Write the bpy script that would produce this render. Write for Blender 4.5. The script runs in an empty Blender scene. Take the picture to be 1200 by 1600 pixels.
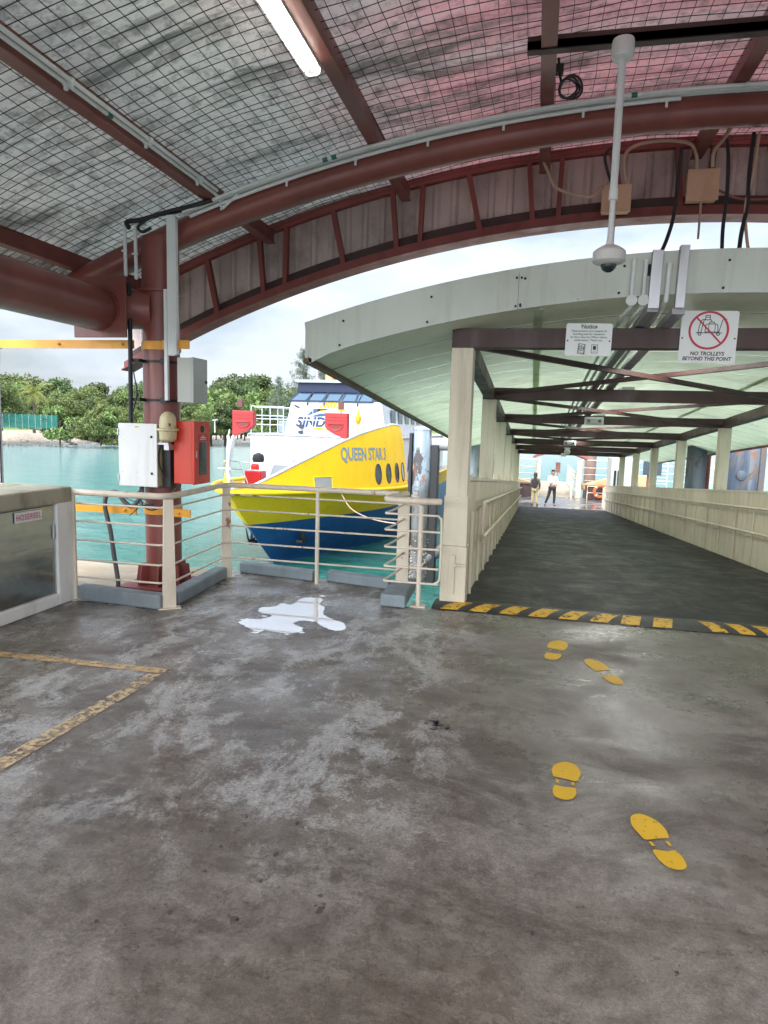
import bpy, bmesh, math, random
from mathutils import Vector, Matrix, Quaternion
random.seed(7)
SC = bpy.context.scene
COL = SC.collection
R = math.radians

# ---------------------------------------------------------------- camera
cam_d = bpy.data.cameras.new('camera'); cam = bpy.data.objects.new('camera', cam_d); COL.objects.link(cam)
SC.camera = cam
yaw, pitch, roll, F_PX = R(12.2), R(7.2), R(1.65), 1067.0
fw = Vector((-math.sin(yaw)*math.cos(pitch), math.cos(yaw)*math.cos(pitch), -math.sin(pitch)))
r0 = Vector((math.cos(yaw), math.sin(yaw), 0)); u0 = r0.cross(fw)
rt = r0*math.cos(roll)+u0*math.sin(roll); up = u0*math.cos(roll)-r0*math.sin(roll)
cam.matrix_world = Matrix(((rt.x, up.x, -fw.x, 0), (rt.y, up.y, -fw.y, 0), (rt.z, up.z, -fw.z, 1.65), (0, 0, 0, 1)))
cam_d.sensor_fit = 'VERTICAL'; cam_d.sensor_height = 36.0; cam_d.lens = 36.0*F_PX/1600
cam_d.clip_start = 0.05; cam_d.clip_end = 5000
SC.render.resolution_x, SC.render.resolution_y = 768, 1024

# ---------------------------------------------------------------- world and sun
SUN_EL, SUN_AZ = R(42), R(200)      # azimuth measured from +Y towards +X
W = bpy.data.worlds.new('World'); SC.world = W; W.use_nodes = True
nt = W.node_tree; nt.nodes.clear()
def N(t, tree=None, **k):
    n = (tree or nt).nodes.new(t)
    for a, b in k.items(): setattr(n, a, b)
    return n
sky = N('ShaderNodeTexSky', sky_type='NISHITA', sun_disc=False, sun_elevation=SUN_EL, sun_rotation=SUN_AZ, air_density=1.0, dust_density=2.5, ozone_density=1.0, altitude=0)
tc = N('ShaderNodeTexCoord'); mp = N('ShaderNodeMapping'); mp.inputs['Scale'].default_value = (1.6, 1.6, 4.5)
nz = N('ShaderNodeTexNoise'); nz.inputs['Scale'].default_value = 1.7; nz.inputs['Detail'].default_value = 7; nz.inputs['Roughness'].default_value = .56
cr = N('ShaderNodeValToRGB'); cr.color_ramp.elements[0].position = .40; cr.color_ramp.elements[1].position = .62
cr.color_ramp.elements[0].color = (.45, .45, .45, 1); cr.color_ramp.elements[1].color = (.97, .97, .97, 1)
nz2 = N('ShaderNodeTexNoise'); nz2.inputs['Scale'].default_value = 2.6; nz2.inputs['Detail'].default_value = 5
cr2 = N('ShaderNodeValToRGB'); cr2.color_ramp.elements[0].position = .35; cr2.color_ramp.elements[1].position = .7
cr2.color_ramp.elements[0].color = (7.2, 8.1, 9.3, 1); cr2.color_ramp.elements[1].color = (8.9, 9.6, 10.5, 1)
mx = N('ShaderNodeMix', data_type='RGBA'); bg = N('ShaderNodeBackground'); bg.inputs[1].default_value = 0.1
out = N('ShaderNodeOutputWorld'); L = nt.links.new
L(tc.outputs['Generated'], mp.inputs[0]); L(mp.outputs[0], nz.inputs['Vector']); L(mp.outputs[0], nz2.inputs['Vector'])
L(nz.outputs['Fac'], cr.inputs[0]); L(nz2.outputs['Fac'], cr2.inputs[0])
L(cr.outputs[0], mx.inputs['Factor']); L(sky.outputs[0], mx.inputs['A']); L(cr2.outputs[0], mx.inputs['B'])

# overcast brightness: the cloud layer is brighter towards the zenith and round the veiled sun
nrm = N('ShaderNodeVectorMath', operation='NORMALIZE'); L(tc.outputs['Generated'], nrm.inputs[0]); sxyz = N('ShaderNodeSeparateXYZ'); L(nrm.outputs[0], sxyz.inputs[0])
dt = N('ShaderNodeVectorMath', operation='DOT_PRODUCT'); L(nrm.outputs[0], dt.inputs[0])
dt.inputs[1].default_value = (math.sin(SUN_AZ)*math.cos(SUN_EL), math.cos(SUN_AZ)*math.cos(SUN_EL), math.sin(SUN_EL))
def mth(op, a, b=0.0, c=False):
    m_ = N('ShaderNodeMath', operation=op); m_.use_clamp = c
    for s_, v_ in ((m_.inputs[0], a), (m_.inputs[1], b)):
        if isinstance(v_, (int, float)): s_.default_value = v_
        else: L(v_, s_)
    return m_.outputs[0]
lum = mth('ADD', mth('ADD', mth('MULTIPLY', mth('MAXIMUM', sxyz.outputs['Z'], 0.0), .5), .36), mth('MULTIPLY', mth('POWER', mth('MAXIMUM', dt.outputs['Value'], 0.0), 2.0), 2.45))
vm = N('ShaderNodeVectorMath', operation='SCALE'); L(mx.outputs['Result'], vm.inputs[0]); L(lum, vm.inputs['Scale'])
L(vm.outputs[0], bg.inputs[0]); L(bg.outputs[0], out.inputs[0])
sd = bpy.data.lights.new('sun', 'SUN'); sd.energy = 0.5; sd.angle = R(16); sd.color = (1, .96, .9)
sun = bpy.data.objects.new('sun', sd); COL.objects.link(sun)
sdir = Vector((math.sin(SUN_AZ)*math.cos(SUN_EL), math.cos(SUN_AZ)*math.cos(SUN_EL), math.sin(SUN_EL)))
sun.rotation_euler = (-sdir).to_track_quat('-Z', 'Y').to_euler(); sun.location = sdir*40
SC.view_settings.view_transform = 'Standard'; SC.view_settings.look = 'None'
SC.view_settings.gamma = 1; SC.view_settings.exposure = 1.6
SC.render.engine = 'CYCLES'
SC.cycles.max_bounces = 10; SC.cycles.diffuse_bounces = 5; SC.cycles.glossy_bounces = 4; SC.cycles.transmission_bounces = 6

# ---------------------------------------------------------------- mesh helpers
class MB:
    def __init__(s): s.v = []; s.f = []; s.m = []; s.cm = 0
    def add(s, vs, fs):
        o = len(s.v); s.v += [tuple(x) for x in vs]; s.f += [tuple(i+o for i in f) for f in fs]; s.m += [s.cm]*len(fs)
    def box(s, x0, x1, y0, y1, z0, z1):
        s.add([(x0,y0,z0),(x1,y0,z0),(x1,y1,z0),(x0,y1,z0),(x0,y0,z1),(x1,y0,z1),(x1,y1,z1),(x0,y1,z1)],
              [(0,3,2,1),(4,5,6,7),(0,1,5,4),(1,2,6,5),(2,3,7,6),(3,0,4,7)]); return s
    def bar(s, p0, p1, w, h, upv=(0,0,1)):     # a rectangular bar from p0 to p1, w wide, h along upv
        p0 = Vector(p0); p1 = Vector(p1); d = (p1-p0).normalized(); u = Vector(upv)
        a = d.cross(u).normalized(); b = a.cross(d).normalized(); a *= w/2; b *= h/2
        s.add([p0-a-b,p0+a-b,p0+a+b,p0-a+b,p1-a-b,p1+a-b,p1+a+b,p1-a+b],
              [(0,1,2,3),(7,6,5,4),(0,4,5,1),(1,5,6,2),(2,6,7,3),(3,7,4,0)]); return s
    def tube(s, pts, r, n=10, cap=True, r1=None):
        pts = [Vector(p) for p in pts]; m = len(pts); rs = []
        for i in range(m): rs.append(r if r1 is None else r+(r1-r)*i/(m-1))
        t0 = (pts[1]-pts[0]).normalized(); a = t0.orthogonal().normalized(); vs = []; prev = t0
        for i in range(m):
            t = (pts[min(i+1,m-1)]-pts[max(i-1,0)]).normalized()
            a = prev.rotation_difference(t) @ a; prev = t; b = t.cross(a)
            for k in range(n):
                an = 2*math.pi*k/n; vs.append(pts[i]+(a*math.cos(an)+b*math.sin(an))*rs[i])
        fs = [(i*n+k, i*n+(k+1)%n, (i+1)*n+(k+1)%n, (i+1)*n+k) for i in range(m-1) for k in range(n)]
        if cap: fs += [tuple(range(n))[::-1], tuple(range((m-1)*n, m*n))]
        s.add(vs, fs); return s
    def lathe(s, prof, c, n=24, axis='Z'):     # profile of (radius, height)
        vs = []; m = len(prof)
        for r, h in prof:
            for k in range(n):
                an = 2*math.pi*k/n; x, y = r*math.cos(an), r*math.sin(an)
                v = (x, y, h) if axis == 'Z' else ((x, -h, y) if axis == 'Y' else (h, x, y))
                vs.append((c[0]+v[0], c[1]+v[1], c[2]+v[2]))
        fs = [(i*n+k, i*n+(k+1)%n, (i+1)*n+(k+1)%n, (i+1)*n+k) for i in range(m-1) for k in range(n)]
        fs += [tuple(range(n))[::-1], tuple(range((m-1)*n, m*n))]
        s.add(vs, fs); return s
    def prism(s, poly, fn, a0, a1):            # poly of (u,v); fn(u,v,a) gives the point
        n = len(poly); s.add([fn(u,v,a0) for u,v in poly]+[fn(u,v,a1) for u,v in poly],
            [tuple(range(n))[::-1], tuple(range(n,2*n))]+[(i,(i+1)%n,(i+1)%n+n,i+n) for i in range(n)]); return s
    def grid(s, fn, nu, nv):
        s.add([fn(i/nu, j/nv) for i in range(nu+1) for j in range(nv+1)],
              [(i*(nv+1)+j, (i+1)*(nv+1)+j, (i+1)*(nv+1)+j+1, i*(nv+1)+j+1) for i in range(nu) for j in range(nv)]); return s
def obj(name, mb, mats, parent=None, smooth=None, bevel=0, loc=None, fix=True):
    me = bpy.data.meshes.new(name); me.from_pydata(mb.v, [], mb.f)
    if not isinstance(mats, (list, tuple)): mats = [mats]
    for m in mats: me.materials.append(m)
    me.polygons.foreach_set('material_index', mb.m)
    if fix:
        bm = bmesh.new(); bm.from_mesh(me); bmesh.ops.recalc_face_normals(bm, faces=bm.faces); bm.to_mesh(me); bm.free()
    if smooth is not None:
        me.shade_smooth(); me.set_sharp_from_angle(angle=R(smooth))
    me.update(); o = bpy.data.objects.new(name, me); COL.objects.link(o)
    if bevel:
        b = o.modifiers.new('bevel', 'BEVEL'); b.width = bevel; b.segments = 2; b.limit_method = 'ANGLE'
    if parent: o.parent = parent
    if loc: o.location = loc
    return o
def tag(o, label, cat, group=None, kind=None):
    if label: o['label'] = label
    if cat: o['category'] = cat
    if group: o['group'] = group
    if kind: o['kind'] = kind
    return o
def thing(name, label, cat, group=None, loc=(0,0,0)):
    o = bpy.data.objects.new(name, None); COL.objects.link(o); o.empty_display_size = .2; o.location = loc
    return tag(o, label, cat, group)
def struct(o): o['kind'] = 'structure'; return o
def copy_tree(o, parent=None, loc=None):
    c = o.copy(); COL.objects.link(c)
    if parent: c.parent = parent
    if loc: c.location = loc
    for ch in list(o.children): copy_tree(ch, c)
    return c
def spline(pts, k=6):                          # Catmull-Rom through pts
    P = [Vector(p) for p in pts]; P = [P[0]*2-P[1]]+P+[P[-1]*2-P[-2]]; o = []
    for i in range(1, len(P)-2):
        a, b, c, d = P[i-1:i+3]
        for j in range(k):
            t = j/k; o.append(.5*((2*b)+(c-a)*t+(2*a-5*b+4*c-d)*t*t+(3*b-a-3*c+d)*t**3))
    return o+[P[-2]]
def text_mb(txt, size, fn, align='CENTER', italic=0, spacing=1.0, bold=0, mb=None, res=3, maxe=None, depth=.0015, sx=1.0):
    cu = bpy.data.curves.new('t', 'FONT'); cu.body = txt; cu.size = size; cu.align_x = align; cu.shear = italic; cu.offset = bold
    cu.space_character = spacing; cu.resolution_u = res
    o = bpy.data.objects.new('t', cu); COL.objects.link(o)
    dg = bpy.context.evaluated_depsgraph_get(); me = bpy.data.meshes.new_from_object(o.evaluated_get(dg))
    bm = bmesh.new(); bm.from_mesh(me)
    if maxe:
        for _ in range(3):
            es = [e for e in bm.edges if e.calc_length() > maxe]
            if not es: break
            bmesh.ops.subdivide_edges(bm, edges=es, cuts=1)
        bmesh.ops.triangulate(bm, faces=bm.faces)
    bm.verts.index_update()
    mb = mb or MB(); mb.add([fn(v.co.x*sx, v.co.y) for v in bm.verts], [[v.index for v in f.verts] for f in bm.faces])
    bm.free(); bpy.data.objects.remove(o); bpy.data.curves.remove(cu); bpy.data.meshes.remove(me)
    return mb

# ---------------------------------------------------------------- materials
def newmat(name):
    m = bpy.data.materials.new(name); m.use_nodes = True; t = m.node_tree
    return m, t, t.nodes['Principled BSDF'], t.links.new
def ramp(t, src, stops, interp='LINEAR'):
    c = t.nodes.new('ShaderNodeValToRGB'); e = c.color_ramp.elements; c.color_ramp.interpolation = interp
    while len(e) < len(stops): e.new(.5)
    for i, (p, col) in enumerate(stops):
        e[i].position = p; e[i].color = (col, col, col, 1) if isinstance(col, (int, float)) else (*col, 1)
    t.links.new(src, c.inputs[0]); return c.outputs[0]
def noise(t, scale, detail=5, rough=.55, sc=(1,1,1), dist=0, coord='Object', off=(0,0,0)):
    tc = t.nodes.new('ShaderNodeTexCoord'); mp = t.nodes.new('ShaderNodeMapping'); mp.inputs['Scale'].default_value = sc
    mp.inputs['Location'].default_value = off
    n = t.nodes.new('ShaderNodeTexNoise'); n.inputs['Scale'].default_value = scale; n.inputs['Detail'].default_value = detail
    n.inputs['Roughness'].default_value = rough; n.inputs['Distortion'].default_value = dist
    t.links.new(tc.outputs[coord], mp.inputs[0]); t.links.new(mp.outputs[0], n.inputs['Vector']); return n.outputs['Fac']
def mixc(t, f, a, b, mode='MIX'):
    m = t.nodes.new('ShaderNodeMix'); m.data_type = 'RGBA'; m.blend_type = mode
    for s, v in ((m.inputs['Factor'], f), (m.inputs['A'], a), (m.inputs['B'], b)):
        if isinstance(v, (int, float)): s.default_value = v
        elif isinstance(v, tuple): s.default_value = (*v, 1)
        else: t.links.new(v, s)
    return m.outputs['Result']
def math_(t, op, a, b=0.0, clamp=False):
    m = t.nodes.new('ShaderNodeMath'); m.operation = op; m.use_clamp = clamp
    for s, v in ((m.inputs[0], a), (m.inputs[1], b)):
        if isinstance(v, (int, float)): s.default_value = v
        else: t.links.new(v, s)
    return m.outputs[0]
def bump(t, bs, h, strength=.3, dist=.01):
    b = t.nodes.new('ShaderNodeBump'); b.inputs['Strength'].default_value = strength; b.inputs['Distance'].default_value = dist
    t.links.new(h, b.inputs['Height']); t.links.new(b.outputs[0], bs.inputs['Normal'])
def paint(name, col, rough=.4, var=.12, dirt=(.12,.09,.06), dirt_amt=.35, dscale=3.0, rust=0.0, rustcol=(.16,.05,.015), metal=0, bmp=.15, stretch=(1,1,.35), coat=0, streak=0):
    m, t, b, L = newmat(name)
    n1 = noise(t, 1.3, 4); n2 = noise(t, dscale, 8, .65, stretch)
    c = mixc(t, ramp(t, n1, [(.3,0.),(.7,1.)]), tuple(x*(1-var) for x in col), tuple(min(1,x*(1+var)) for x in col))
    c = mixc(t, ramp(t, n2, [(.5,0.),(.78,dirt_amt)]), c, dirt)
    if rust:
        n3 = noise(t, 5.0, 9, .7, (1,1,.6), off=(3,7,1)); rf = ramp(t, n3, [(.62-rust*.3,0.),(.66-rust*.3,1.)]); c = mixc(t, rf, c, rustcol)
    if streak:
        n4 = noise(t, 4.5, 6, .7, (2.2,2.2,.16), off=(1,2,3)); c = mixc(t, ramp(t, n4, [(.5,0.),(.72,streak)]), c, (.17,.12,.07))
        n5 = noise(t, 26, 3, .6, (1,1,1), off=(5,5,1)); c = mixc(t, ramp(t, n5, [(.72,0.),(.75,.7)]), c, rustcol)
    L(c, b.inputs['Base Color']); b.inputs['Metallic'].default_value = metal
    L(ramp(t, n2, [(.3,rough*.8),(.75,min(1,rough*1.5))]), b.inputs['Roughness'])
    if coat: b.inputs['Coat Weight'].default_value = coat
    if bmp: bump(t, b, noise(t, 35, 6, .6), bmp, .004)
    return m
def translucent(m, fac, tint=None, src=None):
    t = m.node_tree; b = t.nodes['Principled BSDF']; tr = t.nodes.new('ShaderNodeBsdfTranslucent'); ms = t.nodes.new('ShaderNodeMixShader')
    if isinstance(fac, (int, float)): ms.inputs[0].default_value = fac
    else: t.links.new(fac, ms.inputs[0])
    if tint: tr.inputs[0].default_value = (*tint, 1)
    elif b.inputs['Base Color'].links: t.links.new(b.inputs['Base Color'].links[0].from_socket, tr.inputs[0])
    t.links.new(b.outputs[0], ms.inputs[1]); t.links.new(tr.outputs[0], ms.inputs[2]); t.links.new(ms.outputs[0], t.nodes['Material Output'].inputs[0])
def flat(name, col, rough=.6, metal=0, emis=0, ecol=None):
    m, t, b, L = newmat(name); b.inputs['Base Color'].default_value = (*col, 1); b.inputs['Roughness'].default_value = rough
    b.inputs['Metallic'].default_value = metal
    if emis: b.inputs['Emission Color'].default_value = (*(ecol or col), 1); b.inputs['Emission Strength'].default_value = emis
    return m

# concrete floor, worn and partly wet
def concrete_floor():
    m, t, b, L = newmat('concrete_floor')
    big = noise(t, .55, 6, .6, off=(2.2,1.3,0), dist=.4); mid = noise(t, 1.5, 11, .76, (1,1.7,1), dist=.6, off=(5,2,0)); fine = noise(t, 14, 8, .7)
    grit = noise(t, 190, 3, .7); grit2 = noise(t, 70, 4, .75, off=(1,1,1))
    sp = t.nodes.new('ShaderNodeTexCoord'); xy = t.nodes.new('ShaderNodeSeparateXYZ'); L(sp.outputs['Object'], xy.inputs[0])
    base = mixc(t, ramp(t, big, [(.38,0.),(.64,1.)]), (.134,.113,.092), (.222,.203,.174))
    # brown damp stains
    base = mixc(t, ramp(t, mid, [(.43,.75),(.56,0.)]), base, (.072,.056,.042))
    # pale dried whites with sky reflection painted in, mostly on the left half of the walkway, nearer the sea
    edge = math_(t, 'MULTIPLY', ramp(t, math_(t,'MULTIPLY',math_(t,'ADD', xy.outputs['X'], math_(t,'MULTIPLY',big,1.4)),1.0), [(0.0,1.),(.62,0.)]), ramp(t, math_(t,'MULTIPLY',xy.outputs['Y'],.1), [(.19,0.),(.27,1.)]))
    bl = noise(t, 1.9, 12, .8, (1.5,.9,1), dist=.25, off=(9,4,0))
    blm = math_(t, 'MULTIPLY', ramp(t, math_(t,'ADD',bl,math_(t,'MULTIPLY',math_(t,'SUBTRACT',grit2,.5),.12)), [(.49,0.),(.56,1.)]), edge)
    base = mixc(t, math_(t,'MULTIPLY',blm,.62), base, (.43,.425,.40))
    base = mixc(t, .55, base, ramp(t, fine, [(.3,.2),(.7,.82)]), 'OVERLAY')
    base = mixc(t, .55, base, ramp(t, grit2, [(.3,.2),(.7,.8)]), 'OVERLAY'); base = mixc(t, .5, base, ramp(t, grit, [(.3,.15),(.7,.85)]), 'OVERLAY')
    vo = t.nodes.new('ShaderNodeTexVoronoi'); vo.inputs['Scale'].default_value = 2.3; vm = t.nodes.new('ShaderNodeVectorMath'); vm.operation = 'ADD'; L(sp.outputs['Object'], vm.inputs[0]); nv = t.nodes.new('ShaderNodeTexNoise'); nv.inputs['Scale'].default_value = 14; L(sp.outputs['Object'], nv.inputs['Vector']); sv = t.nodes.new('ShaderNodeVectorMath'); sv.operation = 'SCALE'; sv.inputs['Scale'].default_value = .09; L(nv.outputs['Color'], sv.inputs[0]); L(sv.outputs[0], vm.inputs[1]); L(vm.outputs[0], vo.inputs['Vector'])
    pit = math_(t,'MULTIPLY', ramp(t, vo.outputs['Distance'], [(.05,1.),(.085,0.)]), ramp(t, noise(t, .9, 3, .5, off=(7,3,0)), [(.5,0.),(.55,.85)]))
    base = mixc(t, pit, base, (.03,.027,.024))
    L(base, b.inputs['Base Color'])
    wet = noise(t, 1.25, 7, .62, (1,1.3,1), off=(4.4,8.1,0), dist=.5)
    wr = ramp(t, wet, [(.44,.26),(.6,.62)])
    rg = math_(t, 'ADD', wr, math_(t,'MULTIPLY',math_(t,'SUBTRACT',fine,.5),.5), True)
    L(rg, b.inputs['Roughness']); b.inputs['Specular IOR Level'].default_value = .6
    h = math_(t, 'ADD', math_(t,'MULTIPLY',grit2,.55), math_(t,'MULTIPLY',fine,.8)); h = math_(t,'ADD',h,math_(t,'MULTIPLY',grit,.25)); h = math_(t,'SUBTRACT',h,math_(t,'MULTIPLY',pit,1.5))
    bump(t, b, h, .42, .005); return m
M = {}
M['floor'] = concrete_floor()
M['brown'] = paint('brown_paint', (.20,.056,.044), .33, .15, (.08,.03,.025), .5, 2.5, bmp=.12)
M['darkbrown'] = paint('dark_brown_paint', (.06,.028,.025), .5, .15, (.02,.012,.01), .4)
M['red_rust'] = paint('faded_red_paint', (.22,.05,.042), .5, .2, (.06,.03,.025), .5, 5)
M['cream'] = paint('cream_paint', (.62,.56,.42), .42, .06, (.3,.22,.12), .35, 2.2, rust=0, rustcol=(.3,.16,.07), streak=.4)
M['creamrail'] = paint('cream_rail_paint', (.62,.54,.42), .35, .06, (.3,.2,.12), .5, 4, rust=.05, rustcol=(.24,.11,.05), bmp=.05)
M['fascia'] = paint('pale_green_fascia', (.52,.575,.51), .42, .07, (.3,.3,.25), .35, 1.2, stretch=(1,1,.5), bmp=.04, streak=.22)
M['soffit'] = paint('pale_green_soffit', (.80,.87,.69), .42, .07, (.30,.28,.18), .45, 1.1, stretch=(1,1,1), bmp=.03)
translucent(M['soffit'], .42)
M['skin'] = paint('fibreglass_skin', (.72,.74,.66), .5, .08); translucent(M['skin'], .6)
M['kerb'] = paint('blue_grey_kerb', (.19,.225,.24), .6, .15, (.1,.1,.09), .5, 6, bmp=.3)
M['white'] = paint('white_paint', (.66,.66,.64), .4, .04, (.38,.35,.28), .35, 2.5, bmp=.03, streak=.25)
M['whitewall'] = paint('whitewash', (.72,.71,.67), .7, .06, (.2,.2,.13), .75, 3.0, bmp=.4)
M['mossy'] = paint('mossy_render', (.36,.34,.25), .8, .15, (.07,.075,.03), .95, 5.0, bmp=.6)
M['pvc'] = paint('white_conduit', (.66,.69,.68), .4, .05, (.35,.33,.3), .35, 5, bmp=0)
M['grey'] = paint('light_grey_enamel', (.40,.41,.37), .35, .04, (.25,.24,.2), .3, bmp=0)
M['red'] = paint('red_enamel', (.62,.045,.022), .35, .06, (.25,.03,.02), .3, bmp=0, streak=.15)
M['yellowstrap'] = paint('orange_yellow_strap', (.75,.34,.03), .4, .1, (.3,.15,.05), .4, 5)
M['black'] = paint('black_rubber', (.015,.015,.017), .5, .2, (.05,.05,.05), .3, bmp=.1)
M['steel'] = paint('galvanised_steel', (.45,.46,.47), .4, .1, (.2,.19,.17), .4, metal=.6)
M['oldbeige'] = paint('aged_beige_plastic', (.55,.47,.27), .4, .08, (.2,.1,.04), .5, 7)
M['tan'] = paint('tan_box_enamel', (.62,.38,.25), .5, .1, (.25,.14,.08), .5, 4)
M['peach'] = paint('peach_conduit', (.45,.3,.23), .5, .1)
M['glass'] = flat('dark_glass', (.02,.03,.035), .08)
M['blacktext'] = flat('black_print', (.02,.02,.02), .5)
M['redtext'] = flat('red_print', (.5,.02,.05), .5)
M['signwhite'] = paint('sign_white', (.72,.74,.72), .35, .03, (.5,.5,.46), .3, bmp=0)
def steel_door():
    m, t, b, L = newmat('brushed_stainless')
    n = noise(t, 1.1, 5, .6, (1,1,2.2), dist=1.2); n2 = noise(t, 20, 6, .7)
    c = mixc(t, ramp(t, n, [(.35,0.),(.65,1.)]), (.33,.33,.30), (.52,.52,.48)); c = mixc(t, ramp(t,n2,[(.62,0.),(.72,.8)]), c, (.12,.1,.07))
    L(c, b.inputs['Base Color']); b.inputs['Metallic'].default_value = 1.0
    L(ramp(t, n, [(.3,.14),(.7,.3)]), b.inputs['Roughness'])
    bump(t, b, noise(t, 2.2, 3, .5, (.4,.5,2.0)), .3, .03); return m
M['stainless'] = steel_door()
def worn_yellow(name, col=(.72,.38,.02), cut=.5, sc=16, soft=.04, under=(.1,.09,.08)):
    m, t, b, L = newmat(name); n = noise(t, sc, 9, .72); n2 = noise(t, 3, 4)
    c = mixc(t, ramp(t, n2, [(.3,0.),(.7,1.)]), tuple(x*.85 for x in col), col)
    L(c, b.inputs['Base Color']); b.inputs['Roughness'].default_value = .55
    L(ramp(t, n, [(cut-soft,1.),(cut+soft,0.)]), b.inputs['Alpha']); bump(t, b, noise(t, 70, 4, .75), .4, .004); return m
M['footpaint'] = worn_yellow('yellow_foot_paint', (.74,.45,.01), .64, 34, .06)
M['linepaint'] = worn_yellow('faded_yellow_line_paint', (.58,.40,.2), .55, 12, .07)
M['linepaint2'] = worn_yellow('more_worn_line_paint', (.58,.43,.25), .52, 18, .07)
M['stripe'] = worn_yellow('hump_stripe_paint', (.66,.38,.02), .57, 20, .05)
def ramp_deck():
    m, t, b, L = newmat('black_ramp_coating')
    n = noise(t, 2.2, 12, .78, (.8,1,1), dist=.5); f = noise(t, 26, 9, .8, (.8,1,1)); st = noise(t, 1.1, 8, .7, (1.6,.4,1), off=(3,1,0))
    c = mixc(t, ramp(t, n, [(.4,0.),(.68,1.)]), (.008,.008,.009), (.034,.035,.033)); c = mixc(t, ramp(t, st, [(.5,0.),(.68,.75)]), c, (.085,.082,.075)); c = mixc(t, .7, c, ramp(t, f, [(.3,.15),(.7,.85)]), 'OVERLAY')
    L(c, b.inputs['Base Color']); L(ramp(t, n, [(.35,.40),(.6,.7)]), b.inputs['Roughness'])
    bump(t, b, math_(t,'ADD',f,n), .7, .012); return m
M['deck'] = ramp_deck(); M['deck'].node_tree.nodes['Principled BSDF'].inputs['Specular IOR Level'].default_value = .2

# ================================================================ SETTING: pier floor
mb = MB()
def slab(poly, z0, z1): mb.prism(poly, lambda u,v,a: (u,v,a), z0, z1)
slab([(-9,-9),(9,-9),(9,6.2),(-.83,6.2),(-.83,6.06),(-1.3,6.06),(-1.3,6.78),(-3.2,7.0),(-3.2,5.32),(-9,5.32)], -.6, 0)
PITS = [(-1.117,1.924,0.020),(-0.894,1.945,0.026),(-0.889,2.308,0.018),(-0.629,2.060,0.030),(-1.097,2.512,0.014),(-0.875,2.523,0.018),(-1.111,2.299,0.016),(-0.882,2.152,0.015),(-1.101,2.146,0.013),(-1.454,2.569,0.012),(0.082,2.133,0.016),(-0.622,2.407,0.010),(-1.326,1.824,0.012),(0.517,2.074,0.014)]
rpt = random.Random(9); mb.cm = 1
def patch(cx, cy, rx, ry, n=14, j=.35, z=.0015):
    pts_ = [(cx+rx*math.cos(a)*(1+rpt.uniform(-j,j)), cy+ry*math.sin(a)*(1+rpt.uniform(-j,j)), z) for a in [2*math.pi*i/n for i in range(n)]]
    mb.add(pts_, [tuple(range(n))])
for cx_, cy_, r_ in PITS:
    patch(cx_, cy_, r_*.5, r_*.62, 11, .45)
    for _ in range(3): patch(cx_+rpt.gauss(0,r_*1.3), cy_+rpt.gauss(0,r_*1.3), r_*.25, r_*.22, 7, .5)
M['pit'] = paint('dark_pit', (.055,.047,.04), .8, .3)
mb.cm = 2; M['spall'] = paint('spalled_concrete', (.085,.078,.07), .8, .3)
for _ in range(26):
    patch(-.43+rpt.gauss(0,.035), 3.63+rpt.gauss(0,.035), rpt.uniform(.006,.02), rpt.uniform(.005,.013), 8, .5)
mb.cm = 0
floor = struct(obj('floor', mb, [M['floor'], M['pit'], M['spall']]))
mb = MB(); mb.prism([(-6.0,5.325),(-3.21,5.325),(-3.21,6.9),(-3.7,7.08),(-4.6,6.95),(-6.0,7.1)], lambda u,v,a:(u,v,a), -.7, -.03)
M['slab'] = paint('tan_concrete', (.36,.29,.2), .75, .2, (.5,.48,.44), .7, 2.2, stretch=(1,1,1), bmp=.5)
struct(obj('column_footing', mb, M['slab'], bevel=.02))
mb = MB()                                   # piles and beams that carry the pier
for x in (-8,-4.4,-.9,2.5,6):
    for y in (5.6,1.0,-4): mb.tube([(x,y,-.6),(x,y,-6)], .3, 16)
pp = obj('pier_piles', mb, M['slab'], smooth=40); struct(pp)

# puddle and water
m, t, b, L = newmat('puddle_painted_sky'); b.inputs['Base Color'].default_value = (.86,.86,.87,1); b.inputs['Roughness'].default_value = .03  # white base: the sky's reflection on the puddle put into its colour
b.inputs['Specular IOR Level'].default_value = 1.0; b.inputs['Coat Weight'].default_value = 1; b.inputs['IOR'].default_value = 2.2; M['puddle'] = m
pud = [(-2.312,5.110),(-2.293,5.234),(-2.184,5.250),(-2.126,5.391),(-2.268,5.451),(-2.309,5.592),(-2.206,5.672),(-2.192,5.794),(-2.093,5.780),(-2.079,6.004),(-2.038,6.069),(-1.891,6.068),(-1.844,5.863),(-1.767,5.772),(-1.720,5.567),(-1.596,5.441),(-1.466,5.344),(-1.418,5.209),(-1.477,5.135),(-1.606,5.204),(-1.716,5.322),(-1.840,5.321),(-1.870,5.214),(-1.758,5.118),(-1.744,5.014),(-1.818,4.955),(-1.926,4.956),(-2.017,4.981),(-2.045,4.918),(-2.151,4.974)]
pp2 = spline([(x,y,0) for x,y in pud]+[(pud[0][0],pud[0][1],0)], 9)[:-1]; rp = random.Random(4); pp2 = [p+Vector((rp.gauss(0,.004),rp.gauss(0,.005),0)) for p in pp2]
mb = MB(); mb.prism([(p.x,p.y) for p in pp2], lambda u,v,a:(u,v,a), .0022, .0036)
rb_ = random.Random(12)
for k in range(16):
    e_ = pp2[rb_.randrange(len(pp2))]; cx_, cy_, rr__ = e_.x+rb_.gauss(0,.05), e_.y+rb_.gauss(0,.06), rb_.uniform(.008,.03)
    mb.prism([(cx_+rr__*math.cos(a)*rb_.uniform(.9,1.9), cy_+rr__*math.sin(a)*rb_.uniform(.6,1.1)) for a in [i*.5236 for i in range(12)]], lambda u,v,a:(u,v,a), .0024, .0040)
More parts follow.
